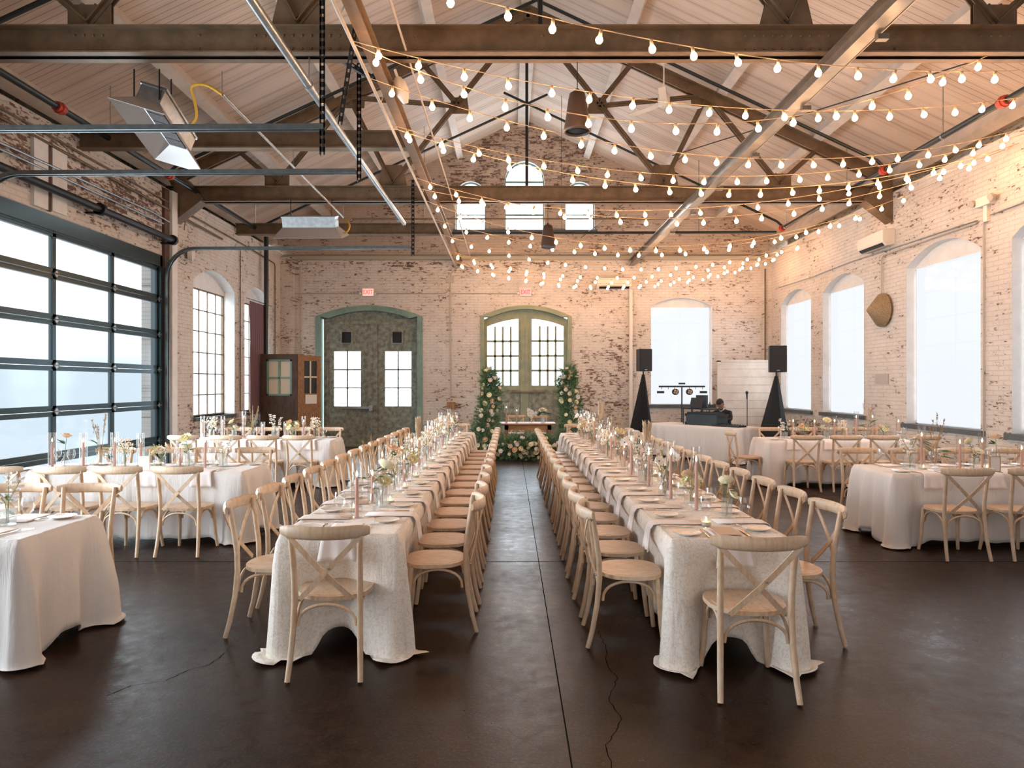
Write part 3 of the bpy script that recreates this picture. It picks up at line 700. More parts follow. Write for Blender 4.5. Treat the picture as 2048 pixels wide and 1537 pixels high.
# sprinkler mains with red couplings and branches up the slope
def sprinkler(x, z, ys, lab, s):
    T = thing('sprinkler_pipe', lab, 'pipe', (x, 3, z))
    mb = MB(); mb.tube([(0, 0, 0), (0, ys[-1]-3, 0)], .042, 12); mb.build('main_pipe', M['blackpipe'], T, smooth=True, ang=40)
    for y in ys:
        r = MB(); r.tube([(0, y-3-.07, 0), (0, y-3+.07, 0)], .064, 12); r.tube([(0, y-3-.02, 0), (0, y-3+.02, 0)], .08, 8); r.build('coupling', M['red'], T, smooth=True, ang=30)
    for y in ys:
        if abs(y-8.7) < .3: continue
        xe = (RX-s*.5)-x; b_ = MB(); b_.tube([(0, y-3, .05), (s*-.12, y-3, .16), (xe, y-3, roofz(x+xe)-.30-z)], .028, 8)
        b_.build('branch_pipe', M['blackpipe'], T, smooth=True, ang=40)
    for q in range(5): h = MB(); y = 1.2+q*2.8; h.tube([(0, y, 0), (0, y, roofz(x)-z-.05)], .007, 5); h.tube([(0, y-.015, 0), (0, y+.015, 0)], .05, 10); h.build('hanger_rod', M['galv'], T)
sprinkler(-5.74, 5.20, (7.15, 8.7, 11.5, 15.7), 'black sprinkler main with red couplings under the left eaves', -1)
sprinkler(6.22, 5.24, (7.15, 8.6, 11.35, 15.6), 'black sprinkler main with red couplings under the right eaves', 1)
mb = MB(); mb.tube([(-2.1, 15.9, 5.19), (6.2, 15.9, 5.22)], .03, 10); [mb.tube([(x, 15.9, 5.19), (x, 15.9, roofz(x)-.08)], .006, 5) for x in (-2, 1.2, 4.4)]; tag(mb.build('pipe', M['blackpipe'], smooth=True, ang=40), 'black horizontal pipe crossing just below the gable windows', 'pipe')
mb = MB(); mb.tube([(-3.5, 15.2, 5.36), (4.0, 15.2, 5.36)], .022, 8); tag(mb.build('pipe', M['bronze'], smooth=True, ang=40), 'slim brown horizontal pipe crossing in front of the gable windows', 'pipe')
mb = MB(); mb.tube([(-6.0, 16.8, .0), (-6.0, 16.8, 5.3)], .055, 12); tag(mb.build('drain_pipe', M['blackpipe'], smooth=True, ang=40), 'black vertical pipe in front of the curtained window on the left wall', 'pipe')
mb = MB(); mb.tube([(RX, YF-.1, 6.3), (RX, YF-.1, RZ-.2)], .02, 8); 
# tie rods across the right slope
for a, b_, lab in (((5.9, 7.0, 5.35), (3.0, 12.6, 5.9), 'thin dark tie rod running diagonally below the right roof slope'), ((3.2, 12.6, 5.9), (1.9, 18.3, 5.6), 'thin dark tie rod beyond the second truss on the right slope')):
    tag(MB().tube([a, b_], .009, 6).build('tie_rod', M['dark']), lab, 'rod')

# ------------------------------------------------------------ gas heaters
m, n, b = newmat('polished_reflector'); b.inputs['Base Color'].default_value = (.55, .53, .52, 1); b.inputs['Metallic'].default_value = .85; b.inputs['Roughness'].default_value = .42; M['reflector'] = m
M['ceramic'] = mat('grey_ceramic_burner', (.09, .075, .075), .8, var=.3, vs=30)
def heater(loc, rz, label):
    T = thing('gas_heater', label, 'heater', loc, rz)
    L = .95; b_ = MB(); b_.b2((-.13, -L/2, .12), (.13, L/2, .30)); b_.b2((-.145, -L/2-.01, .29), (.145, L/2+.01, .315)); b_.build('housing', M['galv'], T)
    r = MB(); t = .10; o_ = .30; lo = -.05
    A = [(-.13, -L/2, t+.02), (.13, -L/2, t+.02), (.13, L/2, t+.02), (-.13, L/2, t+.02)]; B = [(-o_, -L/2-.14, lo), (o_, -L/2-.14, lo), (o_, L/2+.14, lo), (-o_, L/2+.14, lo)]
    r.add(A+B, [(i, (i+1) % 4, 4+(i+1) % 4, 4+i) for i in range(4)])
    o = r.build('reflector', M['reflector'], T); sm = o.modifiers.new('s', 'SOLIDIFY'); sm.thickness = .006
    c = MB()
    for k in range(5): c.b2((-.10, -L/2+.06+k*.17, .105), (.10, -L/2+.06+k*.17+.155, .118))
    c.build('burner_tile', M['ceramic'], T)
    return T
h1 = heater((-3.95, 7.72, 4.50), math.radians(4), 'larger silver infrared gas heater hanging under the nearest truss')
h1.rotation_euler = (math.radians(-12), math.radians(16), math.radians(3))
h2 = heater((-3.62, 12.45, 4.42), PI/2, 'smaller silver infrared gas heater hanging by the second truss')
h2.rotation_euler = (math.radians(14), 0, PI/2); h2.rotation_euler = (0, math.radians(-18), PI/2)
for T_, pts, lb in ((h1, ((-4.02, 7.3), (-3.75, 7.3), (-4.02, 8.1)), 'pair of rods holding the larger gas heater'), (h2, ((-4.0, 12.45), (-3.25, 12.45)), 'pair of rods holding the smaller gas heater')):
    Mi = (Matrix.Translation(T_.location) @ T_.rotation_euler.to_matrix().to_4x4()).inverted()
    for x, y in pts: mb = MB(); mb.M = Mi; mb.tube([(x, y, 4.72), (x, y, 5.05 if y < 8 or y > 12 else 5.3)], .008, 6); mb.build('hanger_rod', M['dark'], T_)
for pts, lb in (([(-3.78, 7.7, 4.58), (-3.62, 7.6, 4.54), (-3.45, 7.5, 4.6), (-3.42, 7.4, 4.75), (-3.40, 7.3, 4.86), (-3.25, 7.3, 4.88), (-3.1, 7.35, 4.80)], 'yellow gas hose of the larger heater'), ([(-3.1, 12.5, 4.45), (-2.98, 12.5, 4.47), (-2.95, 12.55, 4.6), (-3.02, 12.6, 4.7), (-3.1, 12.75, 4.78)], 'yellow gas hose of the smaller heater')):
    mb = MB(); P_ = [Vector(p) for p in pts]; sm = []
    for i in range(len(P_)-1):
        for k in range(5):
            t = k/5; p0 = P_[max(i-1, 0)]; p1, p2 = P_[i], P_[i+1]; p3 = P_[min(i+2, len(P_)-1)]
            sm.append(.5*((2*p1)+(-p0+p2)*t+(2*p0-5*p1+4*p2-p3)*t*t+(-p0+3*p1-3*p2+p3)*t**3))
    mb.tube(sm+[P_[-1]], .016, 8); tag(mb.build('gas_hose', M['yellow'], smooth=True, ang=50), lb, 'hose')
# ------------------------------------------------------------ pendant speakers
M['speaker_brown'] = mat('brown_speaker_shell', (.05, .03, .022), .45)
M['grille'] = mat('speaker_grille', (.012, .011, .011), .6, var=.4, vs=90)
def pendant(loc, zt, label):
    T = thing('pendant_speaker', label, 'speaker', loc)
    b_ = MB(); b_.lathe([(.0, .42), (.05, .42), (.08, .40), (.095, .33), (.12, .15), (.14, .03), (.143, .01), (.135, 0), (.125, -.0), (.12, .02), (0, .03)], (0, 0, 0), 28); b_.build('shell', M['speaker_brown'], T, smooth=True, ang=50)
    g = MB(); g.lathe([(.0, .012), (.05, .012), (.12, .018)], (0, 0, 0), 24); g.build('grille', M['grille'], T, smooth=True)
    c = MB(); c.tube([(0, 0, .42), (.0, 0, zt-loc[2])], .005, 6); c.tube([(0, 0, .42), (0, 0, .45)], .02, 8); c.build('cord', M['dark'], T)
pendant((.70, 7.1, 4.30), 5.05, 'larger brown pendant speaker hanging from the nearest truss')
pendant((.70, 12.6, 4.20), 5.05, 'smaller dark pendant speaker hanging in front of the gable wall')
# ceiling fan, white spot lamps, junction boxes
T = thing('ceiling_fan', 'white ceiling fan under the right slope behind the string lights', 'fan', (2.75, 12.2, 6.55))
mb = MB(); mb.tube([(0, 0, .35), (0, 0, .95)], .015, 8); mb.lathe([(.0, .95), (.06, .93), (.07, .87), (.02, .85)], (0, 0, 0), 12); mb.build('down_rod', M['white'], T)
mb = MB(); mb.lathe([(0, .36), (.05, .36), (.1, .28), (.11, .2), (.09, .12), (.05, .08), (0, .08)], (0, 0, 0), 18); mb.build('motor', M['white'], T, smooth=True, ang=40)
for k in range(3):
    a = k*2*PI/3+.25; mb = MB(); d = Vector((math.cos(a), math.sin(a), 0)); mb.ribbon([d*.1+Vector((0, 0, .16)), d*.3+Vector((0, 0, .14)), d*.72+Vector((0, 0, .14))], (-d.y, d.x, .15), .12, .012); mb.build('blade', M['white'], T)
T = thing('spot_lamp', 'white bullet spot lamp on the tan runway beam', 'lamp', (-1.2, 7.6, 4.93), 0)
T.rotation_euler = (.5, -.3, 0)
mb = MB(); mb.lathe([(.03, -.12), (.075, -.02), (.08, .02), (.07, .1), (.03, .16), (0, .17)], (0, 0, 0), 16); mb.build('lamp_body', M['white'], T, smooth=True, ang=50)
mb = MB(); mb.tube([(0, 0, .15), (0, .03, .24)], .015, 8); mb.build('bracket', M['white'], T)

# ------------------------------------------------------------ festoon lights
M['bulb'] = emit('warm_bulb_glow', (1.0, .54, .25), 36, True)
M['bulbglass'] = glassy('bulb_glass', (1, .93, .8), .6)
M['cord'] = mat('pale_string_light_cord', (.62, .42, .25), .5)
def catenary(L, Rr, s, n_):
    return [L.lerp(Rr, i/n_)-Vector((0, 0, 4*s*(i/n_)*(1-i/n_))) for i in range(n_+1)]
def fit(L, Rr, px, py):
    for i in range(1, 400):
        t = i/400; p = L.lerp(Rr, t); x = VPX+p.x/p.y*F
        if x >= px: return max(.02, (p.z-(CAMH+(VPY-py)/F*p.y))/(4*t*(1-t)))
    return .5
pipe = lambda y, z=4.80: Vector((-1.44, y, z))
rw_ = lambda y, z=4.98: Vector((XR-.03, y, z))
strings = [(pipe(4.9), rw_(7.3, 5.2), 1500, 112), (pipe(6.2), rw_(7.9, 5.2), 1434, 213), (pipe(6.25), Vector((5.2, 7.0, 5.2)), 1357, 247),
           (pipe(6.95), rw_(8.9, 5.1), 1428, 312), (pipe(8.2), rw_(9.1, 5.05), 1433, 352), (pipe(8.3), rw_(9.35), 1427, 377),
           (pipe(10.9), rw_(9.45), 1406, 415), (pipe(10.3), rw_(9.6), 1447, 433), (pipe(11.6), rw_(11.1), 1384, 490), (pipe(12.9), rw_(12.7), 1360, 500),
           (pipe(14.2), rw_(15.4), 1345, 530), (pipe(16.0), rw_(15.6), 1300, 547), (pipe(16.2), rw_(16.9), 1280, 558), (pipe(17.3), rw_(17.0), 1240, 567), (pipe(17.4), rw_(17.5), 1215, 571)]
BULB = None
sock = MB(); sock.tube([(0, 0, 0), (0, 0, -.045)], [.014, .016], 8)
glow = MB(); glow.lathe([(0, -.112), (.016, -.108), (.027, -.094), (.030, -.080), (.025, -.064), (.016, -.050), (.013, -.044)], (0, 0, 0), 10)
near = ['nearest', 'second nearest', 'third nearest', 'fourth nearest', 'fifth nearest', 'sixth nearest', 'seventh nearest', 'eighth nearest', 'ninth nearest', 'tenth nearest', 'eleventh nearest', 'twelfth nearest', 'thirteenth nearest', 'second farthest', 'farthest']
sockme = glowme = None
for i, (L, Rr, px, py) in enumerate(strings):
    s = fit(L, Rr, px, py); pts = catenary(L, Rr, s, 40)
    T = thing('string_lights', '%s strand of lit globe bulbs slung across to the right side' % near[i], 'string lights', L, 0, 'festoon string lights')
    cd = MB(); cd.tube([p-L for p in pts], .0045, 5); cd.build('cord', M['cord'], T)
    length = sum((pts[k+1]-pts[k]).length for k in range(40)); nb = int(length/.415)
    for k in range(nb):
        d = (k+.55+R.uniform(-.06, .06))*.415; acc = 0
        for q in range(40):
            l_ = (pts[q+1]-pts[q]).length
            if acc+l_ >= d: break
            acc += l_
        p = pts[q].lerp(pts[q+1], (d-acc)/l_)-L
        for nm, src, mt in (('bulb_socket', sock, M['cord']), ('bulb', glow, M['bulb'])):
            if nm == 'bulb_socket' and sockme: o = bpy.data.objects.new(nm, sockme)
            elif nm == 'bulb' and glowme: o = bpy.data.objects.new(nm, glowme)
            else:
                o = src.build(nm, mt, None, smooth=True)
                if nm == 'bulb': glowme = o.data
                else: sockme = o.data
            if nm == 'bulb_socket': o_s = o
            if o.name not in COL.objects: COL.objects.link(o)
            if nm == 'bulb_socket': o.parent = T; o.location = p
            else: o.parent = o_s; 
            o.rotation_euler = (R.uniform(-.2, .2), R.uniform(-.2, .2), 0) if nm == 'bulb_socket' else (0, 0, 0)
# ------------------------------------------------------------ cross-back chair
m, n, b = newmat('limed_wood'); co = objc(n)
g1_ = noise(n, vecscale(n, co, (16, 5, 4)), 3, 5, .6, .6); g2_ = noise(n, co, 6, 3)
c = mixc(n, ramp(n, g1_, [(.3, 0), (.7, 1)]), (.74, .54, .37), (.52, .345, .21)); c = mixc(n, math_(n, 'MULTIPLY', ramp(n, g2_, [(.45, 0), (.7, 1)]), .45), c, (.68, .60, .51))
oi = N(n, 'ObjectInfo').outputs['Random']; hs = N(n, 'HueSaturation'); n.links.new(math_(n, 'MULTIPLY_ADD', oi, .22, .9), hs.inputs['Value']); n.links.new(c, hs.inputs['Color'])
n.links.new(hs.outputs[0], b.inputs['Base Color']); b.inputs['Roughness'].default_value = .42; bump(n, b, g1_, .12, .004); M['wood'] = m
M['bolt'] = mat('steel_bolt', (.5, .48, .45), .3, .9)
def sym(o, s): return [(x*s, y, z) for x, y, z in o]
def make_chair():
    T = thing('cross_back_chair', 'x', 'chair')
    out = []
    for i in range(36):
        a = 2*PI*i/36; ca, sa = math.cos(a), math.sin(a); e = 2.7
        r = 1/((abs(ca)**e+abs(sa)**e)**(1/e)); x, y = .215*r*ca, .205*r*sa
        x *= 1.0+.05*(y/.2)
        if y < -.12: x *= 1-.9*min(1, (-.12-y)/.085)*.13
        out.append((x, y+.01))
    s = MB(); s.prism(out, .438, .463); inn = [(x*.88, y*.88) for x, y in out]; s.prism(inn, .463, .4645)
    s.build('seat', M['wood'], T, bevel=.006)
    for sx in (-1, 1):
        l = MB(); l.tube(sym([(.205, -.275, .008), (.198, -.245, .12), (.19, -.215, .28), (.187, -.20, .44), (.187, -.203, .56), (.190, -.222, .70), (.195, -.238, .80), (.198, -.247, .865)], sx), [.0155, .0165, .0175, .018, .018, .0175, .0165, .015], 9)
        l.build('leg', M['wood'], T, smooth=True, ang=50)
        l = MB(); l.tube(sym([(.172, .165, .44), (.176, .178, .30), (.182, .190, .15), (.196, .208, .008)], sx), [.018, .0175, .0165, .0155], 9)
        l.build('leg', M['wood'], T, smooth=True, ang=50)
    # bent top rail, sides swept forward
    t = MB(); pts = [(-.25+.5*i/14, -.245-.078*(1-((i-7)/7)**2), .855-.004*(1-((i-7)/7)**2)) for i in range(15)]
    t.tube(pts, [.024]+[.034]*1+[.038]*11+[.034]+[.024], 12, flat=.0+1); v0 = 0
    for q, p in enumerate(t.v):
        i = q//12; c_ = Vector(pts[min(i, 14)]); d = p-c_; tg = (Vector(pts[min(i+1, 14)])-Vector(pts[max(i-1, 0)])).normalized()
        nn_ = tg.cross(Vector((0, 0, 1))).normalized(); t.v[q] = c_+Vector((0, 0, 1))*d.dot(Vector((0, 0, 1)))+nn_*d.dot(nn_)*.46+tg*d.dot(tg)
    t.build('top_rail', M['wood'], T, smooth=True, ang=60)
    for sx in (-1, 1):
        c_ = MB(); a = Vector((sx*.212, -.262-.006*sx, .835)); e = Vector((-sx*.150, -.222-.004*sx, .455)); pts = [a.lerp(e, i/8)-Vector((0, .028*math.sin(PI*i/8)+(.006 if sx > 0 else 0), 0)) for i in range(9)]
        c_.ribbon(pts, (e-a).cross(Vector((0, 1, 0))), .030, .007, k=0)
        for p in (pts[0], pts[-1]): c_.tube([p+Vector((0, -.008, 0)), p+Vector((0, .004, 0))], .006, 8, k=1)
        if sx > 0: c_.tube([pts[4]+Vector((0, -.008, 0)), pts[4]], .006, 8, k=1)
        c_.build('cross_brace', [M['wood'], M['bolt']], T)
    def arc(a, b_, h, bow=None):
        a, b_ = Vector(a), Vector(b_); m_ = MB(); pts = []
        for i in range(13):
            th = PI*i/12; p = a.lerp(b_, .5-.5*math.cos(th)); p.z = a.z+(b_.z-a.z)*(i/12)+h*math.sin(th)**.8; pts.append(p)
        m_.ribbon(pts, (b_-a).cross(Vector((0, 0, 1))), .014, .014) if False else m_.tube(pts, .0095, 7)
        m_.build('arched_stretcher', M['wood'], T, smooth=True, ang=60)
    arc((-.166, -.205, .30), (.166, -.205, .30), .122); arc((-.15, .178, .30), (.15, .178, .30), .122)
    for sx in (-1, 1): arc((sx*.178, -.178, .30), (sx*.172, .155, .30), .122)
    return T
CH = make_chair(); _used = [False]
def chair(x, y, rz, label, group):
    """rz: direction the sitter faces, 0 = +Y"""
    rz += R.uniform(-.05, .05)
    if not _used[0]:
        _used[0] = True; CH.location = (x, y, 0); CH.rotation_euler = (0, 0, rz); CH['label'] = label; CH['group'] = group; return CH
    return clone(CH, (x, y, 0), rz, label, group)

# ------------------------------------------------------------ tables and cloths
def clothmat(name, base, pattern=False):
    m, n, b = newmat(name); co = objc(n)
    wv_ = noise(n, vecscale(n, co, (1, 1, 1)), 420, 2, .5); sl_ = noise(n, vecscale(n, co, (3, 3, 60)), 3, 3)
    col = mixc(n, sl_, base, tuple(c*.93 for c in base))
    if pattern:
        def vine(seed, sc_):
            mp_ = n.nodes.new('ShaderNodeMapping'); mp_.inputs['Location'].default_value = (seed, seed*1.7, seed*.3); n.links.new(co, mp_.inputs['Vector'])
            d1 = noise(n, mp_.outputs[0], sc_, 1.5, .5, 1.2); ln = math_(n, 'LESS_THAN', math_(n, 'ABSOLUTE', math_(n, 'SUBTRACT', d1, .5)), .02)
            msk = noise(n, mp_.outputs[0], sc_*1.9, 1); return math_(n, 'MULTIPLY', ln, math_(n, 'GREATER_THAN', msk, .47))
        pt = math_(n, 'MAXIMUM', vine(1.3, 15), vine(7.7, 19)); pt = math_(n, 'MAXIMUM', pt, vine(3.1, 24)); pt = math_(n, 'MAXIMUM', pt, vine(11.9, 13))
        col = mixc(n, math_(n, 'MULTIPLY', pt, .34), col, (.60, .44, .28))
    n.links.new(col, b.inputs['Base Color']); b.inputs['Roughness'].default_value = .8; b.inputs['Sheen Weight'].default_value = .15
    wr_ = noise(n, vecscale(n, co, (7, 7, 1.2)), 1.6, 4, .6, .4); bump(n, b, math_(n, 'ADD', math_(n, 'MULTIPLY', wv_, .06), wr_), .36, .05); return m
M['linen'] = clothmat('white_linen', (.80, .76, .735)); M['damask'] = clothmat('embroidered_ivory_cloth', (.95, .885, .81), True)
M['tablewood'] = mat('plywood_table_top', (.25, .16, .09), .5); M['tableleg'] = mat('grey_table_leg', (.12, .12, .12), .4, .6)
TZ = .757
def hnoise(x, seed):
    return math.sin(x*1.7+seed)*.5+math.sin(x*3.9+seed*2.3)*.3+math.sin(x*8.3+seed*.7)*.2
def cloth(w_, l_, hem, label, mat_, seed, group, loc, rz=0, corner=.30, pool=.06, dens=26, amp=.018, push=None):
    """w_ (x) by l_ (y) table centred on origin; per-side hem heights: dict or number"""
    r = .028; hx, hy = w_/2, l_/2; pts = []
    def seg(a, b_, nrm):
        L = (Vector(b_)-Vector(a)).length; k = max(3, int(L*dens))
        for i in range(k):
            t = i/k; p = Vector(a).lerp(Vector(b_), t); pts.append((p, Vector(nrm), min(t*L, (1-t)*L), nrm))
    def cor(cx, cy, a0):
        for i in range(7):
            a = a0+PI/2*i/7; pts.append((Vector((cx+r*math.cos(a), cy+r*math.sin(a))), Vector((math.cos(a), math.sin(a))), 0, None))
    seg((hx, -hy+r), (hx, hy-r), (1, 0)); cor(hx-r, hy-r, 0); seg((hx-r, hy), (-hx+r, hy), (0, 1)); cor(-hx+r, hy-r, PI/2)
    seg((-hx, hy-r), (-hx, -hy+r), (-1, 0)); cor(-hx+r, -hy+r, PI); seg((-hx+r, -hy), (hx-r, -hy), (0, -1)); cor(hx-r, -hy+r, 3*PI/2)
    rows = 15; n_ = len(pts); mb = MB(); vs = []; s = 0; prev = pts[-1][0]
    rnd = random.Random(seed); wob = [rnd.uniform(-1, 1) for _ in range(64)]
    total = sum((pts[i][0]-pts[i-1][0]).length for i in range(n_)); ss = []
    for i in range(n_): s += (pts[i][0]-pts[i-1][0]).length; ss.append(s)
    for j in range(rows+1):
        t = j/rows
        for i in range(n_):
            p, nr, d, side = pts[i]; s = ss[i]
            cd = math.exp(-(d/.13)**2); cd2 = math.exp(-(d/corner)**5)
            hm = hem if not isinstance(hem, dict) else hem.get(side, .1) if side else .1
            hm = hm+.02*hnoise(s*3, seed)
            Ln = (TZ-hm)*(1-cd2)+(TZ+pool)*cd2
            l = Ln*t
            ph = s*2*PI/.34+2.2*hnoise(s*1.3, seed); fold = (math.sin(ph)+.5*max(0, math.sin(ph*.5+1))**3)*amp*1.3*(.35+.9*abs(hnoise(s*.9, seed*1.9))+.8*math.exp(-((d-.12)/.15)**2))*min(1, t*1.6)
            out = .004+.012*min(1, t*5)+.014*t**1.2+fold+cd*(.055*t**.9)
            # pleats beside the corner spike
            out += -.025*t*math.exp(-((d-.17)/.05)**2)+.015*t*math.exp(-((d-.26)/.05)**2)
            pu = (push or {}).get(side, 0); tt_ = max(0, min(1, (t-.10)/.3)); out -= pu*tt_*tt_*(3-2*tt_)*(1-math.exp(-(d/(.22 if abs(side[1]) == 1 else .12))**2)) if side else 0
            z = TZ-l
            if j == 0: out = -.012; z = TZ
            if z < .012:
                ex = .012-z; out += ex*(.45+.25*math.sin(ph*2)); z = .012+.016*abs(math.sin(ph*1.7+3*t))*min(1, ex*25)
            q = p+nr*out; vs.append((q.x, q.y, z))
    mb.add(vs, [(j*n_+i, (j+1)*n_+i, (j+1)*n_+(i+1) % n_, j*n_+(i+1) % n_) for j in range(rows) for i in range(n_)])
    mid_ = [(p.x-nr.x*.03, p.y-nr.y*.03, TZ) for p, nr, *_ in pts]; b0 = len(mb.v); mb.add(mid_, [tuple(range(n_))])
    mb.add([], []); mb.f += [(i, (i+1) % n_, b0+(i+1) % n_, b0+i) for i in range(n_)]; mb.m += [0]*n_
    o = mb.build('tablecloth', mat_, smooth=True, ang=70); o.location = loc; o.rotation_euler = (0, 0, rz)
    o.modifiers.new('thickness', 'SOLIDIFY').thickness = .0015; o.modifiers[-1].offset = -1
    return tag(o, label, 'tablecloth', group)
def folding_table(w_, l_, loc, rz, label):
    T = thing('banquet_table', label, 'table', loc, rz, 'folding banquet tables under the cloths')
    mb = MB().b2((-w_/2+.01, -l_/2+.01, .725), (w_/2-.01, l_/2-.01, .748)); mb.build('tabletop', M['tablewood'], T)
    for sx in (-1, 1):
        for sy in (-1, 1):
            mb = MB().tube([(sx*(w_/2-.1), sy*(l_/2-.28), .0), (sx*(w_/2-.1), sy*(l_/2-.25), .725)], .013, 8); mb.build('leg', M['tableleg'], T)

# long tables run in y; side tables run in x
GX, HX = (-1.43, -.68), (.945, 1.69)
LG, LH = (4.18, 13.1), (4.03, 12.9)
for nm, (x0, x1), (y0, y1), sd in (('left', GX, LG, 3), ('right', HX, LH, 8)):
    L = y1-y0
    cloth(x1-x0, L, {(0, -1): .16, (0, 1): .1, (1, 0): .10, (-1, 0): .10}, 'ivory embroidered cloth covering the %s long centre table' % nm, M['damask'], sd, 'table linens on the two long centre tables', ((x0+x1)/2, (y0+y1)/2, 0), corner=.21, pool=.10, dens=34, amp=.013, push={(1, 0): .11, (-1, 0): .11, (0, -1): .13})
    folding_table(x1-x0-.03, L-.03, ((x0+x1)/2, (y0+y1)/2, 0), 0, '%s long centre table under its ivory cloth' % nm)
SIDE = {'near left': (-5.33, -2.89, 4.02, 4.82), 'middle left': (-5.25, -2.80, 7.15, 7.92), 'far left': (-5.35, -2.91, 11.1, 11.88),
        'near right': (3.93, 6.38, 7.0, 7.85), 'far right': (4.22, 6.66, 11.1, 11.9)}
for i, (nm, (x0, x1, y0, y1)) in enumerate(SIDE.items()):
    cloth(x1-x0, y1-y0, {(0, -1): .07, (0, 1): .07, (1, 0): .10, (-1, 0): .10}, 'plain white cloth draped over the %s side table' % nm, M['linen'], 20+i*7, 'white cloths on the side tables', ((x0+x1)/2, (y0+y1)/2, 0), corner=.24, pool=.03, dens=34, amp=.02)
    folding_table(x1-x0-.03, y1-y0-.03, ((x0+x1)/2, (y0+y1)/2, 0), 0, '%s side table under its white cloth' % nm)

# ------------------------------------------------------------ chairs in place
seats = []     # (x_edge, y_edge, inward direction angle, label of place)
def inward(x, y, ang, place, short=True): seats.append((x, y, ang, place))
NG = 15
for tn, (x0, x1), y_first, sp in (('left', GX, 4.78, .582), ('right', HX, 4.52, .585)):
    for side in (-1, 1):
        ai = (side > 0) == (tn == 'left'); sn = 'aisle' if ai else 'outer'
        yf = {('left', 1): 4.80, ('left', -1): 4.70, ('right', -1): 4.52, ('right', 1): 4.55}[(tn, side)]
        for k in range(14):
            y = yf+k*sp
            xe = x1 if side > 0 else x0
            dx = .17
            chair(xe+side*dx, y, PI/2 if side > 0 else -PI/2, 'cross-back wooden chair, %s from the near end, %s side of %s long table' % (ordn[k], sn, tn), 'chairs along the %s side of the %s long table' % (sn, tn))
            inward(xe, y, side, 'at %s place from near end, %s side of %s long table' % (ordn[k], sn, tn))
chair(-1.045, 4.10, 0, 'cross-back wooden chair at the near head of the left long table', 'chairs at the table heads'); seats.append((-1.05, LG[0], 'n', 'at the near head of the left long table'))
chair(1.32, 3.84, math.radians(-3), 'cross-back wooden chair at the near head of the right long table', 'chairs at the table heads'); seats.append((1.32, LH[0], 'n', 'at the near head of the right long table'))
chair(-1.05, 13.45, PI, 'cross-back wooden chair at the far head of the left long table', 'chairs at the table heads')
chair(1.32, 13.25, PI, 'cross-back wooden chair at the far head of the right long table', 'chairs at the table heads')
rowsd = {('near left', 1): [-3.31, -3.86, -4.42], ('middle left', -1): [-3.22, -3.79, -4.36, -4.95], ('middle left', 1): [-3.16, -3.72, -4.27, -4.89],
         ('far left', -1): [-3.26, -3.82, -4.38, -5.04], ('far left', 1): [-3.29, -3.83, -4.40, -4.95],
         ('near right', -1): [4.33, 4.95, 5.56], ('near right', 1): [4.27, 4.90, 5.52, 6.1], ('far right', -1): [4.60, 5.2, 5.79, 6.42], ('far right', 1): [4.75, 5.35, 5.95, 6.5]}
for (nm, sd), xs in rowsd.items():
    x0, x1, y0, y1 = SIDE[nm]
    inner = nm.endswith('left')
    for k, x in enumerate(xs):
        y = (y0-.30) if sd < 0 else (y1+.32)
        sn = 'near' if sd < 0 else 'far'
        chair(x, y, 0 if sd < 0 else PI, 'cross-back wooden chair, %s from the aisle, %s side of the %s side table' % (ordn[k], sn, nm), 'chairs at the %s side table' % nm)
        seats.append((x, y0 if sd < 0 else y1, 'n' if sd < 0 else 's', 'at %s place from the aisle, %s side of %s table' % (ordn[k], sn, nm)))
        if nm == 'near left': seats.append((x+.1, y0, 'n', 'at %s place from the aisle, near side of %s table' % (ordn[k], nm)))
chair(3.97, 11.5, -PI/2, 'cross-back wooden chair at the aisle end of the far right side table', 'chairs at the far right side table')
# ------------------------------------------------------------ table ware
M['plate'] = mat('cream_porcelain', (.86, .78, .70), .22)
M['napkin'] = mat('blush_linen_napkin', (.91, .84, .82), .85, bmp=.05, vs=40)
M['cutlery'] = mat('rose_gold_cutlery', (.70, .50, .36), .22, 1.0)
M['glass'] = glassy('drinking_glass', (.99, .99, .99), 1.0)
M['hurricane'] = glassy('hurricane_glass', (.985, .98, .975), 1.25)
M['frostglass'] = glassy('ribbed_glass', (.95, .955, .95), 1.2, .10, .1)
M['wax'] = mat('dusty_pink_wax', (.80, .47, .38), .45); M['waxw'] = mat('ivory_wax', (.85, .72, .55), .45)
M['flame'] = emit('candle_flame', (1.0, .70, .36), 14, False); M['wick'] = mat('wick', (.02, .015, .01), .9)
M['card'] = mat('ivory_card', (.82, .76, .70), .7); M['brass'] = mat('brass', (.65, .42, .18), .3, .9); M['kraft'] = mat('tan_menu_card', (.66, .46, .33), .7)
def proto(fn):
    box = {}
    def use(loc, rz, label, group=None, sc_=None):
        if 'o' not in box:
            o = box['o'] = fn(); o.location = loc; o.rotation_euler = (0, 0, rz); o['label'] = label
            if group: o['group'] = group
        else:
            o = clone(box['o'], loc, rz, label, group)
        o.scale = (sc_ or 1,)*3 if not isinstance(sc_, tuple) else sc_
        return o
    return use
TT = TZ+.003
@proto
def plate():
    m_ = MB(); m_.lathe([(0, .004), (.045, .004), (.05, .0), (.055, .004), (.083, .013), (.088, .017), (.084, .0165), (.06, .009), (.05, .0075), (0, .0075)], (0, 0, 0), 28)
    o = m_.build('plate', M['plate'], smooth=True, ang=60); return tag(o, 'x', 'plate')
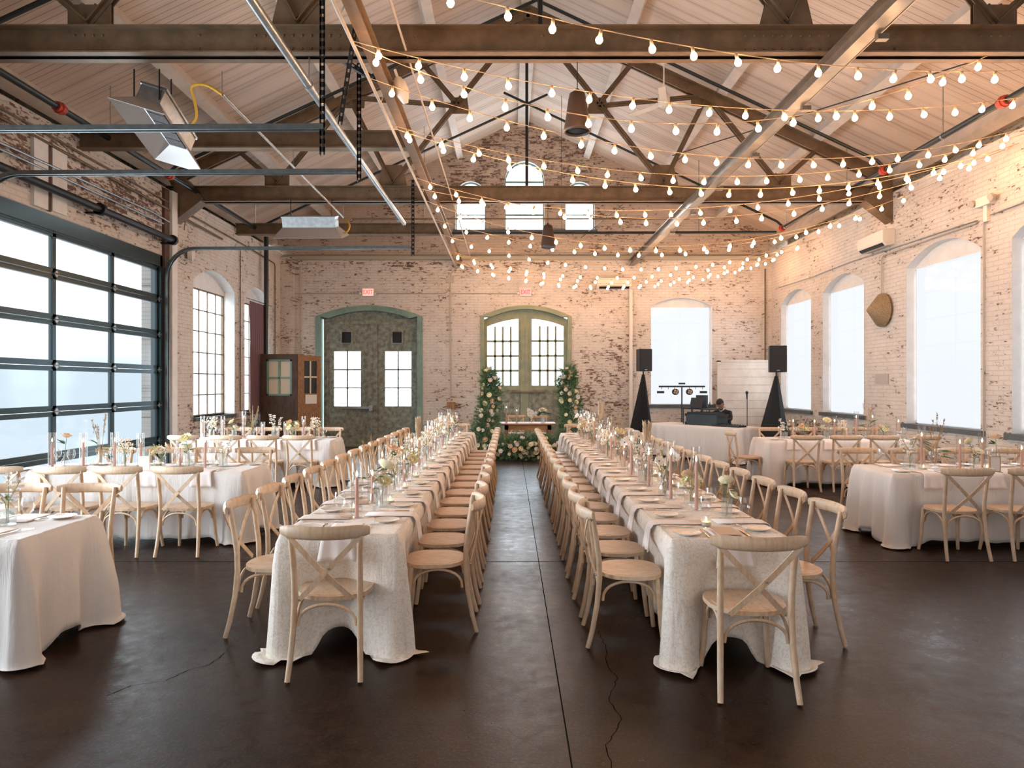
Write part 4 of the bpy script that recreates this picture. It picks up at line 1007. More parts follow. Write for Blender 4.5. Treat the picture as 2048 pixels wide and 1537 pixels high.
def napkin_mesh(w_, hang, inn):
    m_ = MB(); vs = []; nx = 8; path = [(-.0, inn), (0, inn*.6), (0, inn*.25), (0, .02), (0, -.008)]
    for j, (dz, y) in enumerate(path):
        for i in range(nx+1):
            u = i/nx-.5; vs.append((u*w_*(1-.04*j/4), y, .0045+.001*math.sin(u*14+j)+(.0 if j < 4 else -.004)))
    K = 6
    for j in range(1, K+1):
        t = j/K
        for i in range(nx+1):
            u = i/nx-.5; vs.append((u*w_*(.96+.22*t), -.024-.020*t-.010*math.sin(u*13+1)*t, .001-hang*t-.01*abs(u)*t))
    n_ = nx+1; R_ = len(path)+K
    m_.add(vs, [(j*n_+i, j*n_+i+1, (j+1)*n_+i+1, (j+1)*n_+i) for j in range(R_-1) for i in range(nx)])
    o = m_.build('napkin', M['napkin'], smooth=True); md = o.modifiers.new('t', 'SOLIDIFY'); md.thickness = .003; md.offset = -1; return tag(o, 'x', 'napkin')
napkin = proto(lambda: napkin_mesh(.145, .17, .33)); napkin_wide = proto(lambda: napkin_mesh(.20, .15, .30))
@proto
def fork():
    m_ = MB(); m_.ribbon([(0, -.10, .004), (0, -.05, .005), (0, .02, .007), (0, .05, .010)], (1, 0, 0), [.011, .009, .005, .012], .0022)
    m_.ribbon([(0, .05, .010), (0, .06, .009)], (1, 0, 0), [.018, .021], .002)
    for q in (-.0085, -.003, .003, .0085): m_.ribbon([(q, .06, .009), (q, .08, .007), (q, .103, .012)], (1, 0, 0), .003, .002)
    return tag(m_.build('fork', M['cutlery']), 'x', 'fork')
@proto
def knife():
    m_ = MB(); m_.ribbon([(0, -.115, .006), (0, -.06, .006), (0, -.01, .006)], (1, 0, 0), [.014, .013, .010], .006)
    m_.ribbon([(0, -.01, .006), (0.001, .03, .006), (.002, .08, .006), (-.003, .105, .006)], (1, 0, 0), [.012, .018, .017, .004], .002)
    return tag(m_.build('knife', M['cutlery']), 'x', 'knife')
@proto
def wine_glass():
    m_ = MB(); m_.lathe([(.0, .002), (.034, .002), (.034, .004), (.006, .008), (.0035, .02), (.0035, .085), (.010, .094), (.032, .118), (.040, .145), (.038, .175), (.033, .205), (.0325, .205), (.037, .175), (.039, .145), (.031, .119), (.0, .096)], (0, 0, 0), 18)
    return tag(m_.build('wine_glass', M['glass'], smooth=True, ang=70), 'x', 'wine glass')
@proto
def water_glass():
    m_ = MB(); m_.lathe([(0, .002), (.028, .002), (.034, .09), (.033, .09), (.027, .008), (0, .008)], (0, 0, 0), 18)
    return tag(m_.build('water_glass', M['glass'], smooth=True, ang=60), 'x', 'glass')
def place(x, y, ang, txt, side_table=False):
    if ang == 'n': rz = 0
    elif ang == 's': rz = PI
    else: rz = PI/2 if ang > 0 else -PI/2
    Rm = Matrix.Rotation(rz, 3, 'Z'); jit = lambda: R.uniform(-.012, .012)
    def at(u, v, z=TT): p = Rm @ Vector((u+jit(), v+jit(), 0)); return (x+p.x, y+p.y, z)
    nk = napkin_wide if isinstance(ang, str) else napkin
    p = Rm @ Vector((0, 0, 0)); nk((x, y, TT-.001), rz, 'blush napkin '+txt, 'napkins hanging over table edges')
    if txt.startswith('at the near head of the right'):
        plate(at(-.235, .14), 0, 'cream side plate '+txt, 'cream side plates')
        o = MB().prism([(-.07, .05), (.07, .05), (.075, .07), (.07, .26), (-.07, .26), (-.075, .07)], .017, .020).build('menu_card', M['kraft']); o.location = (x, y, TT); tag(o, 'tan menu card lying on the napkin '+txt, 'menu card')
    else: plate(at(-.24, .14), R.uniform(0, 6), 'cream side plate '+txt, 'cream side plates')
    fork(at(-.135, .15), rz+R.uniform(-.06, .06), 'rose gold fork '+txt, 'forks')
    knife(at(.125, .15), rz+R.uniform(-.06, .06), 'rose gold knife '+txt, 'knives')
    wine_glass(at(.16, .295), 0, 'clear wine glass '+txt, 'wine glasses')
for x, y, a, txt in seats: place(x, y, a, txt)

# ------------------------------------------------------------ candles
def taper_mesh(h):
    T = thing('taper_candle', 'x', 'candle')
    m_ = MB(); m_.lathe([(0, .004), (.014, .004), (.014, .02), (.011, h-.02), (.009, h-.004), (.003, h)], (0, 0, 0), 12); c_ = m_.build('wax_taper', M['wax'], T, smooth=True, ang=50)
    m_ = MB(); m_.tube([(0, 0, h-.002), (0, 0, h+.008)], .0012, 5); m_.build('wick', M['wick'], T)
    m_ = MB(); m_.lathe([(0, h+.003), (.005, h+.007), (.0075, h+.014), (.006, h+.024), (.003, h+.034), (0, h+.043)], (0, 0, 0), 10); m_.build('flame', M['flame'], T, smooth=True)
    return T
tapers = [proto(lambda h=h: taper_mesh(h)) for h in (.21, .28, .35)]
def hurr(h, r):
    m_ = MB(); m_.lathe([(0, .0015), (r, .0015), (r, h), (r-.0022, h), (r-.0022, .005), (0, .005)], (0, 0, 0), 22)
    return tag(m_.build('hurricane_glass', M['hurricane'], smooth=True, ang=50), 'x', 'candle glass')
hurrs = [proto(lambda h=h: hurr(h, .038)) for h in (.29, .38, .46)]
def votive_mesh():
    T = thing('votive_candle', 'x', 'candle')
    m_ = MB(); m_.lathe([(0, .001), (.031, .001), (.034, .066), (.032, .066), (.029, .005), (0, .005)], (0, 0, 0), 22)
    m_.build('glass_cup', M['frostglass'], T, smooth=True, ang=50)
    m_ = MB(); m_.lathe([(0, .006), (.0275, .006), (.028, .028), (0, .028)], (0, 0, 0), 16); m_.build('wax', M['waxw'], T, smooth=True, ang=40)
    m_ = MB(); m_.lathe([(0, .03), (.005, .034), (.006, .041), (.003, .052), (0, .058)], (0, 0, 0), 8); m_.build('flame', M['flame'], T, smooth=True)
    return T
votive = proto(votive_mesh)
def candle(x, y, k, txt):
    tapers[k]((x, y, TT), R.uniform(0, 6), ['short', 'medium', 'tall'][k]+' dusty pink taper candle, '+txt, 'dusty pink taper candles')
    hurrs[k]((x, y, TT), 0, ['short', 'medium', 'tall'][k]+' clear glass cylinder around the candle, '+txt, 'glass candle cylinders')

# ------------------------------------------------------------ flowers
M['leaf'] = mat('leaf_green', (.10, .20, .06), .5, vs=12, col2=(.05, .12, .045)); M['stem'] = mat('stem_green', (.16, .25, .08), .5)
M['cream'] = mat('cream_yellow_petal', (.93, .83, .50), .6, vs=30, col2=(.95, .90, .70)); M['peach'] = mat('peach_petal', (.88, .55, .33), .6, vs=30, col2=(.90, .68, .48))
M['ivory'] = mat('ivory_petal', (.94, .87, .76), .6, vs=30, col2=(.92, .80, .64)); M['whitep'] = mat('white_petal', (.90, .85, .80), .6)
M['blush'] = mat('blush_petal', (.88, .66, .56), .6); M['eye'] = mat('dark_flower_eye', (.06, .03, .02), .8); M['grass'] = mat('dry_grass', (.50, .34, .17), .8); M['plume'] = mat('cream_pampas_plume', (.82, .68, .52), .9)
M['green2'] = mat('yellow_green_spray', (.42, .45, .14), .7)
def petal(mb, c, d, up, L, w_, curl, k=None):
    """cupped petal from c going along d"""
    c, d, up = Vector(c), Vector(d).normalized(), Vector(up); sd = d.cross(up).normalized(); up = sd.cross(d)
    vs = []
    for i in range(4):
        t = i/3; ww = w_*(.35, .85, 1, .55)[i]
        for s in (-1, 0, 1): vs.append(c+d*L*t*(1-.25*curl*t)+up*(curl*L*t*t)+sd*s*ww/2+up*abs(s)*w_*.14)
    mb.add(vs, [(i*3+j, i*3+j+1, i*3+j+4, i*3+j+3) for i in range(3) for j in range(2)], k)
def rose(mb, c, r, nrm=(0, 0, 1), n_=(5, 6, 7), k=None, rr=R):
    c = Vector(c); nz = Vector(nrm).normalized(); a0 = nz.orthogonal().normalized(); b0 = nz.cross(a0)
    for q, m_ in enumerate(n_):
        tilt = (1.25, .8, .3)[q] if len(n_) == 3 else (1.1, .4)[q]
        for i in range(m_):
            a = 2*PI*(i+q*.5)/m_+rr.uniform(-.15, .15); h = a0*math.cos(a)+b0*math.sin(a)
            d = h*math.cos(tilt)+nz*math.sin(tilt); up = nz*math.cos(tilt)-h*math.sin(tilt)
            petal(mb, c-nz*r*.45+h*r*.1*q, d, up, r*(.75, .95, 1.1)[q], r*(.9, 1.0, 1.0)[q], (.15, .35, .25)[q], k)
    mb.ball(c-nz*r*.1, r*.42, 8, k)
def daisy(mb, c, r, nrm, k=0, ke=1):
    c = Vector(c); nz = Vector(nrm).normalized(); a0 = nz.orthogonal().normalized(); b0 = nz.cross(a0)
    for i in range(8):
        a = 2*PI*i/8; h = a0*math.cos(a)+b0*math.sin(a); petal(mb, c, h+nz*.22, nz, r, r*.62, .12, k)
    mb.ball(c+nz*r*.1, r*.14, 6, ke)
def leafq(mb, c, d, up, L, w_, k=None):
    c, d, up = Vector(c), Vector(d).normalized(), Vector(up); sd = d.cross(up)
    if sd.length < 1e-4: sd = Vector((1, 0, 0))
    sd.normalize(); u2 = sd.cross(d)
    mb.add([c, c+d*L*.5+sd*w_/2+u2*L*.07, c+d*L, c+d*L*.5-sd*w_/2+u2*L*.07, c+d*L*.5], [(0, 1, 4), (1, 2, 4), (2, 3, 4), (3, 0, 4)], k)
def vase_mesh(kind):
    m_ = MB()
    if kind == 0: pr = [(0, .001), (.026, .001), (.034, .02), (.034, .045), (.014, .075), (.012, .10), (.017, .115), (.015, .115), (.010, .10), (.012, .076), (.032, .045), (.031, .022), (.024, .006), (0, .006)]
    elif kind == 1: pr = [(0, .001), (.03, .001), (.033, .11), (.031, .11), (.028, .006), (0, .006)]
    else: pr = [(0, .001), (.04, .001), (.043, .09), (.041, .09), (.038, .006), (0, .006)]
    m_.lathe(pr, (0, 0, 0), 18); return m_
def arrangement(kind):
    rr = random.Random(kind*31+5); T = thing('flower_vase', 'x', 'flowers'); vk = {0: 1, 1: 0, 2: 0, 3: 2, 4: 1, 5: 1, 6: 0, 7: 2}[kind]
    vz = (.115, .11, .09)[vk]; vase_mesh(vk).build('glass_vase' , M['frostglass'] if kind in (0, 3) else M['glass'], T, smooth=True, ang=60)
    def stem(tip, r=.0018, curve=.02, name='stem'):
        tip = Vector(tip); m_ = MB(); b_ = Vector((rr.uniform(-.008, .008), rr.uniform(-.008, .008), .01)); md = b_.lerp(tip, .5)+Vector((-tip.x, -tip.y, 0))*.35
        m_.tube([b_, md, tip], r, 5); m_.build(name, M['stem'], T)
    def leaves(n_, zr, L=.045, w_=.024, mt='leaf'):
        m_ = MB()
        for i in range(n_): a = rr.uniform(0, 6.28); z = rr.uniform(*zr); d = Vector((math.cos(a), math.sin(a), rr.uniform(-.2, .7))); leafq(m_, d*.012+Vector((0, 0, z)), d, (0, 0, 1), L*rr.uniform(.7, 1.2), w_)
        m_.build('leaves', M[mt], T)
    def bloom(c, r, mt, nrm=None, nn=(5, 6, 7)):
        m_ = MB(); rose(m_, c, r, nrm or (c[0]*3, c[1]*3, .12), nn, rr=rr); m_.build('bloom', M[mt], T, smooth=True)
    if kind == 0:
        for c, r in (((.03, -.02, .215), .042), ((-.035, -.02, .14), .036)): stem(c); bloom(c, r, 'cream')
        leaves(14, (.08, .19), .05, .03)
    elif kind == 1:
        c = (.005, -.005, .24); stem(c); bloom(c, .037, 'peach'); leaves(5, (.14, .20), .06, .03)
    elif kind == 2:
        for i in range(5):
            a = i*1.35; c = (.05*math.cos(a), .05*math.sin(a), .16+.022*i); stem(c); m_ = MB(); daisy(m_, c, .036, (math.cos(a)*.7, -.8, .5)); m_.build('bloom', [M['ivory'] if i % 2 else M['whitep'], M['eye']], T, smooth=True)
        leaves(4, (.1, .16))
    elif kind == 3:
        for i in range(3):
            a = i*2.1+.4; tip = Vector((.07*math.cos(a), .07*math.sin(a), .22+.02*i)); stem(tip)
            m_ = MB()
            for q in range(7):
                t = .45+q*.09; p = Vector((0, 0, .02)).lerp(tip, t)+Vector((rr.uniform(-.012, .012), rr.uniform(-.012, .012), 0))
                d = Vector((rr.uniform(-1, 1), rr.uniform(-1, .2), rr.uniform(-.2, .8))).normalized(); rose(m_, p+d*.012, .017, d, (5, 4), rr=rr) if False else [petal(m_, p, Vector((math.cos(b_), math.sin(b_), .3)), d, .019, .016, .3) for b_ in [rr.uniform(0, 1)+w*1.25 for w in range(5)]]
            m_.build('bloom', M['whitep'], T, smooth=True)
        leaves(3, (.09, .14))
    elif kind == 4:
        m_ = MB()
        for i in range(130):
            a = rr.uniform(0, 6.28); u = rr.random()**.5; h = .13+.12*rr.random(); m_.ball((u*.065*math.cos(a), u*.065*math.sin(a), h), rr.uniform(.004, .008), 4)
        o = m_.build('flower_spray', M['ivory'], T); o['kind'] = 'stuff'
        for i in range(4): a = i*1.6; stem((.03*math.cos(a), .03*math.sin(a), .19))
        leaves(6, (.09, .15), .03, .012, 'green2'); bloom((.03, -.035, .135), .03, 'ivory')
    elif kind == 5:        # tall grasses
        for i in range(5):
            a = i*1.3; tip = Vector((.06*math.cos(a)+.03, .05*math.sin(a), .34+.05*(i % 3)))
            m_ = MB(); m_.tube([(0, 0, .02), (tip.x*.3, tip.y*.3, tip.z*.5), tip], [.0018, .0014, .0008], 5); m_.build('stem', M['grass'], T)
            m_ = MB()
            for q in range(34):
                t = rr.uniform(.0, 1); p = tip-Vector((tip.x*.25, tip.y*.25, .12))*t; d = Vector((rr.uniform(-.6, .6), rr.uniform(-.6, .6), 1.0)); leafq(m_, p, d, (1, 0, 0), .022, .0035)
            m_.build('seed_head', M['grass'], T)
        leaves(9, (.10, .2), .12, .006, 'leaf')
    elif kind == 6:        # pampas plume
        for i, (dx, dy) in enumerate(((.02, 0), (-.025, .01))):
            tip = Vector((dx, dy, .40+.03*i)); m_ = MB(); m_.tube([(0, 0, .02), (dx*.5, dy*.5, .2), tip], .0018, 5); m_.build('stem', M['grass'], T)
            m_ = MB()
            for q in range(150):
                t = rr.random(); p = Vector((dx*(1-t*.5), dy, .42-.16*t)); a = rr.uniform(0, 6.28); d = Vector((math.cos(a)*.45, math.sin(a)*.45, 1)); leafq(m_, p, d, (math.sin(a), -math.cos(a), 0), .055*(1-.4*abs(t-.5)), .004)
            m_.build('plume', M['plume'], T)
    else:
        for i, mt in enumerate(('cream', 'ivory', 'peach', 'cream')):
            a = i*1.6+.3; c = (.055*math.cos(a), .055*math.sin(a), .13+.025*(i % 3)); stem(c); bloom(c, .033, mt)
        leaves(10, (.08, .15), .045, .025); m_ = MB()
        for q in range(50): m_.ball((rr.uniform(-.07, .07), rr.uniform(-.06, .06), rr.uniform(.12, .2)), .005, 4)
        o = m_.build('flower_spray', M['green2'], T); o['kind'] = 'stuff'
    return T
AR = [proto(lambda k=k: arrangement(k)) for k in range(8)]
AD = ['two cream-yellow ranunculus', 'a single peach rose', 'dark-eyed ivory cosmos', 'white orchid sprays', 'tiny ivory filler flowers', 'tall dry grasses', 'cream pampas plumes', 'mixed cream and peach blooms']
def deco(p0, p1, txt, seq, sp=.30, w_=.10):
    """centre decorations along a line; labels run from the near / aisle end"""
    d = Vector(p1)-Vector(p0); L = d.length; d.normalize(); nv = Vector((-d.y, d.x)); n_ = int(L/sp); cc = fc = vc = 0; rr = random.Random(len(txt)*7+int(L*10))
    for i in range(n_):
        t = (i+.5)*sp; side = 1 if i % 2 else -1
        p = Vector(p0)+d*t+nv*(side*rr.uniform(.02, w_)); k = seq[i % len(seq)]
        if k >= 0:
            AR[k]((p.x, p.y, TT), rr.uniform(0, 6), 'vase of %s, %s %s' % (AD[k], ordv(fc), txt), 'flower vases on the tables', rr.uniform(1.15, 1.55)); fc += 1
        q = Vector(p0)+d*(t+sp*.5+rr.uniform(-.03, .03))-nv*(side*rr.uniform(.01, w_))
        candle(q.x, q.y, rr.choice((0, 1, 2, 1)), '%s %s' % (ordv(cc), txt)); cc += 1
        if i % 2 == 0:
            q = Vector(p0)+d*(t+sp*.3)+nv*(side*(w_+.035)); votive((q.x, q.y, TT), 0, 'votive in ribbed glass, %s %s' % (ordv(vc), txt), 'ribbed glass votives'); vc += 1
ordn2 = ordn+['nineteenth', 'twentieth', 'twenty-first', 'twenty-second', 'twenty-third', 'twenty-fourth', 'twenty-fifth', 'twenty-sixth', 'twenty-seventh', 'twenty-eighth', 'twenty-ninth', 'thirtieth', 'thirty-first', 'thirty-second']
def ordv(i): return ordn2[i]
deco((-1.055, 4.95), (-1.055, 12.9), 'from near end, left long table', [0, 5, 4, 1, 7, 3, 6, 0, 4, 7, 5, 1, 3, 7, 0, 4, 2], .36)
deco((1.318, 5.1), (1.318, 12.7), 'from near end, right long table', [7, 2, 2, 3, 6, 2, 1, 5, 7, 4, 0, 3, 7, 5, 6, 4, 1, 7], .36)
candle(-1.055, 4.70, 1, 'front of the left long table'); candle(1.365, 5.0, 2, 'front of the right long table')
AR[0]((1.50, 4.72, TT), 2.0, 'glass vase of cream ranunculus nearest the front of the right long table', 'flower vases on the tables', 1.15)
votive((1.27, 4.42, TT), 0, 'votive in ribbed glass nearest the front of the right long table', 'ribbed glass votives')
votive((-1.13, 4.93, TT), 0, 'votive in ribbed glass nearest the front of the left long table', 'ribbed glass votives')
for nm, sq in (('near left', [3, 0, 4]), ('middle left', [3, 0, 7, 4, 5, 1, 3]), ('far left', [4, 7, 3, 5, 0, 4]), ('near right', [3, 5, 0, 1, 4, 7]), ('far right', [3, 7, 0, 4, 5, 7])):
    x0, x1, y0, y1 = SIDE[nm]; ym = (y0+y1)/2; L_ = nm.endswith('left')
    deco((x1-.22 if L_ else x0+.22, ym), (x0+.1 if L_ else x1-.1, ym), 'from aisle end, %s side table' % nm, sq, .34, .09)
def card(loc, rz, frame, label):
    T = thing('table_card', label, 'sign', loc, rz)
    MB().b2((-.055, -.003, .008), (.055, .003, .155)).build('card', M['card'], T)
    if frame:
        f_ = MB(); f_.b2((-.062, -.006, 0), (.062, .006, .008)); f_.b2((-.062, -.006, .155), (.062, .006, .163)); f_.b2((-.062, -.006, 0), (-.055, .006, .163)); f_.b2((.055, -.006, 0), (.062, .006, .163)); f_.build('frame', M['brass'], T)
    else: MB().b2((-.06, -.015, 0), (.06, .015, .01)).build('base', M['glass'], T)
card((-3.88, 7.24, TT), 0, False, 'white table card standing on the middle left side table')
card((5.08, 7.15, TT), .1, True, 'white table number in a brass frame on the near right side table')
# ------------------------------------------------------------ sweetheart table and floral arch
M['foliage'] = mat('dense_fern_foliage', (.10, .22, .085), .55, vs=7, col2=(.035, .10, .05)); M['foliage2'] = mat('light_foliage', (.20, .29, .15), .6, vs=7, col2=(.10, .19, .09))
M['orange_wood'] = mat('honey_varnished_wood', (.50, .23, .08), .4, vs=5, stretch=(1, 8, 8), col2=(.34, .14, .05), bmp=.05)
SWY = 16.0
T = thing('sweetheart_table', 'small honey wood table between the floral columns before the arched door', 'table', (.42, SWY+.3, 0))
MB().b2((-.66, -.36, .72), (.66, .36, .757)).build('tabletop', M['orange_wood'], T, bevel=.006)
mb = MB(); mb.b2((-.55, -.28, .60), (.55, -.25, .72)); mb.b2((-.55, .25, .60), (.55, .28, .72)); mb.b2((-.55, -.28, .60), (-.52, .28, .72)); mb.b2((.52, -.28, .60), (.55, .28, .72)); mb.build('apron', M['orange_wood'], T)
for sx in (-1, 1):
    for sy in (-1, 1): MB().b2((sx*.5-.04, sy*.24-.04, 0), (sx*.5+.04, sy*.24+.04, .72)).build('leg', M['orange_wood'], T)
for i, x in enumerate((.14, .74)):
    chair(x, SWY+.98, PI, 'cross-back wooden chair behind the sweetheart table, %s one' % ('left', 'right')[i], 'chairs at the sweetheart table')
def candle_at(x, y, k, txt): candle(x, y, k, txt)
candle_at(.03-.12, SWY+.2, 2, 'left of two on the sweetheart table'); candle_at(.09+.07, SWY+.05, 1, 'right of two on the sweetheart table')
T = thing('bouquet', 'full cream and blush bouquet in a glass on the sweetheart table', 'flowers', (.78, SWY+.1, .76))
MB().lathe([(0, .001), (.05, .001), (.055, .13), (.053, .13), (.047, .006), (0, .006)], (0, 0, 0), 16).build('glass_vase', M['frostglass'], T, smooth=True, ang=50)
rr = random.Random(5)
for i in range(14):
    a = rr.uniform(0, 6.28); u = rr.random()**.5*.14; c = (u*math.cos(a), u*math.sin(a), .24+.1*(1-(u/.15)**2)); m_ = MB(); rose(m_, c, .045, (c[0]*4, c[1]*4-.3, .5), (5, 6), rr=rr); m_.build('bloom', M[('cream', 'ivory', 'blush', 'whitep')[i % 4]], T, smooth=True)
m_ = MB()
for i in range(60): a = rr.uniform(0, 6.28); d = Vector((math.cos(a), math.sin(a), rr.uniform(-.2, .6))); leafq(m_, Vector((0, 0, .2))+d*.08, d, (0, 0, 1), .12, .05)
m_.build('leaves', M['leaf'], T)
T = thing('orchid_spray', 'white orchid spray in a glass left of the bouquet on the sweetheart table', 'flowers', (.50, SWY+.12, .76))
vase_mesh(0).build('glass_vase', M['glass'], T, smooth=True)
for k in range(3):
    m_ = MB(); tip = Vector((.09*(k-1)+.02, -.02, .34-.04*k)); st = MB(); st.tube([(0, 0, .02), tip*.55, tip], .003, 5); st.build('stem', M['stem'], T)
    for q in range(9):
        p = Vector((0, 0, .05)).lerp(tip, .45+q*.065)+Vector((rr.uniform(-.03, .03), rr.uniform(-.03, .02), 0)); d = Vector((rr.uniform(-.6, .6), -1, .2)).normalized(); a0 = d.orthogonal().normalized(); b0 = d.cross(a0)
        for w in range(5): a = w*1.257; petal(m_, p, a0*math.cos(a)+b0*math.sin(a)+d*.2, d, .032, .028, .2)
    m_.build('bloom', M['whitep'], T, smooth=True)

def floral(name, label, spine, nleaf, nrose, seed, fr=1.0):
    """spine: list of (x,y,z,radius)"""
    rr = random.Random(seed); b0 = Vector(spine[0][:3]); T = thing(name, label, 'flowers', (b0.x, b0.y, 0), 0, 'floral installation at the sweetheart table')
    off = Vector((b0.x, b0.y, 0)); S = [(Vector(p[:3])-off, p[3]) for p in spine]
    def samp():
        u = rr.random()*(len(S)-1); i = int(u); t = u-i; c = S[i][0].lerp(S[i+1][0], t); r = S[i][1]*(1-t)+S[i+1][1]*t; return c, r
    def dirn():
        v = Vector((rr.gauss(0, 1), rr.gauss(0, 1), rr.gauss(0, .9))); return v.normalized()
    mb1, mb2 = MB(), MB()
    for k in range(nleaf):
        c, r = samp(); d = dirn(); rad = r*(rr.random()**.4); p = c+d*rad; 
        if p.z < .03: p.z = .03+rr.random()*.1
        dd = (d+Vector((rr.uniform(-.6, .6), rr.uniform(-.6, .6), rr.uniform(-.3, .8)))).normalized(); m_ = mb1 if rr.random() < .62 else mb2
        if k % 3 == 0:     # fern frond: paired small leaflets along a stem
            L = rr.uniform(.12, .24); sd = dd.orthogonal().normalized()
            for q in range(6):
                for s in (-1, 1): leafq(m_, p+dd*L*q/6, dd*.6+sd*s, dd.cross(sd), L*.30*(1-q/8), .018)
        else: leafq(m_, p, dd, dirn(), rr.uniform(.06, .12), rr.uniform(.025, .05))
    o = mb1.build('foliage', M['foliage'], T); o['kind'] = 'stuff'; o = mb2.build('light_foliage', M['foliage2'], T); o['kind'] = 'stuff'
    for k in range(nrose):
        for _ in range(20):
            c, r = samp(); d = dirn(); d.y = -abs(d.y)-.5; d.normalize(); p = c+d*r*rr.uniform(.95, 1.12)
            if p.z > .05: break
        rd = rr.uniform(.048, .082); m_ = MB(); rose(m_, (0, 0, 0), rd, d+Vector((0, -.3, .2)), (5, 6), rr=rr); o = m_.build('rose', M[('ivory', 'cream', 'ivory', 'peach', 'whitep')[k % 5]], T, smooth=True); o.location = p
    return T
floral('floral_column', 'tall leafy floral column with ivory roses left of the sweetheart table', [(-.62, 15.75, .10, .34), (-.58, 15.8, .55, .30), (-.50, 15.85, 1.05, .27), (-.42, 15.9, 1.55, .22), (-.52, 15.9, 1.95, .13)], 1900, 34, 4)
floral('floral_column', 'tall leafy floral column with ivory roses right of the sweetheart table', [(1.28, 15.75, .15, .32), (1.42, 15.8, .65, .26), (1.42, 15.85, 1.15, .26), (1.32, 15.9, 1.62, .22), (1.40, 15.95, 2.0, .13)], 1800, 34, 9)
floral('floral_mound', 'low mound of ivory roses and dark greenery on the floor before the sweetheart table', [(-.35, 15.25, .16, .26), (0, 15.2, .24, .32), (.35, 15.15, .20, .30), (.70, 15.2, .26, .32), (1.05, 15.3, .22, .28)], 2100, 52, 14)

# ------------------------------------------------------------ DJ table and kit
cloth(.76, 2.44, .02, 'plain white cloth reaching the floor over the angled equipment table', M['linen'], 61, 'white cloths on the side tables', (4.35, 15.43, 0), math.asin(.6), corner=.2, pool=.02, amp=.015)
folding_table(.73, 2.41, (4.35, 15.43, 0), math.asin(.6), 'angled equipment table under its white cloth')
M['black'] = mat('matte_black_plastic', (.008, .009, .011), .5); M['case'] = mat('blue_black_road_case', (.025, .04, .048), .4, var=.2, vs=6); M['spandex'] = mat('black_stretch_cloth', (.006, .007, .009), .85)
def dist(yy): return lambda px, py: P(px, py, yy)
RZT = math.asin(.6)
T = thing('road_case', 'dark blue-grey equipment case on the white cloth in front of the seated person', 'case', (4.42, 15.35, TT), RZT+PI/2)
mb = MB().b2((-.42, -.2, 0), (.42, .2, .24)); mb.build('case_body', M['case'], T, bevel=.015)
mb = MB()
for x in (-.42, .42): mb.b2((x-.02, -.21, 0), (x+.02, .21, .06)); mb.b2((x-.02, -.21, .19), (x+.02, .21, .25))
for x in (-.2, .05, .28): mb.b2((x-.03, -.215, .08), (x+.03, -.2, .16))
mb.build('case_fittings', M['black'], T)
mb = MB().b2((-.36, -.15, .245), (.40, .18, .285)); 
for i in range(12): mb.tube([(-.3+.055*i, -.05+.08*(i % 3), .285), (-.3+.055*i, -.05+.08*(i % 3), .305)], .012, 8)
mb.build('control_panel', M['black'], T)
T = thing('laptop_stand', 'black shelf stand holding the laptop above the equipment case', 'stand', (4.30, 15.60, TT), RZT+PI/2)
MB().b2((-.45, -.17, .345), (.33, .17, .37)).build('shelf', M['black'], T)
for x in (-.42, .30):
    for y in (-.15, .15): MB().tube([(x, y, 0), (x, y, .345)], .012, 6).build('leg', M['black'], T)
T = thing('laptop', 'open black laptop facing away on the black shelf stand', 'laptop', (4.22, 15.58, TT+.371), RZT+PI/2)
MB().b2((-.17, -.02, 0), (.17, .20, .014)).build('keyboard_base', M['black'], T)
mb = MB(); mb.box((0, -.06, .12), (.34, .010, .235), rot=Matrix.Rotation(.28, 3, 'X')); mb.build('screen_lid', M['black'], T)
T = thing('monitor_speaker', 'small black monitor speaker between laptop and seated person', 'speaker', (4.50, 15.95, 0), RZT+PI/2)
mb = MB().prism([(-.10, -.08), (.10, -.08), (.12, .0), (.10, .12), (-.10, .12), (-.12, 0)], 1.13, 1.42); mb.build('cabinet', M['black'], T, bevel=.01)
MB().tube([(0, .02, 0), (0, .02, 1.13)], .02, 8).build('stand_pole', M['black'], T); MB().prism([(.16*math.cos(a*PI/4), .16*math.sin(a*PI/4)+.02) for a in range(8)], 0, .02).build('stand_base', M['black'], T)
T = thing('mixer', 'flat black mixing desk lying at the right end of the equipment table', 'mixer', (4.72, 14.72, TT), RZT+PI/2)
mb = MB().b2((-.34, -.14, 0), (.34, .14, .035))
for i in range(10): mb.tube([(-.3+i*.065, .05, .035), (-.3+i*.065, .05, .055)], .01, 7); mb.b2((-.305+i*.065, -.09, .035), (-.29+i*.065, -.07, .05))
mb.build('mixer_body', M['black'], T)
T = thing('microphone_stand', 'black microphone on a straight stand behind the equipment table', 'microphone', (5.42, 15.6, 0))
MB().lathe([(0, 0), (.14, 0), (.14, .012), (.03, .03), (0, .03)], (0, 0, 0), 20).build('base', M['black'], T); MB().tube([(0, 0, .02), (0, 0, 1.36)], .009, 8).build('pole', M['dark'], T)
mb = MB(); mb.tube([(0, 0, 1.33), (-.01, -.02, 1.40), (-.015, -.03, 1.46)], [.012, .016, .022], 10); mb.ball((-.016, -.032, 1.485), .036, 10); mb.build('microphone', M['black'], T, smooth=True)
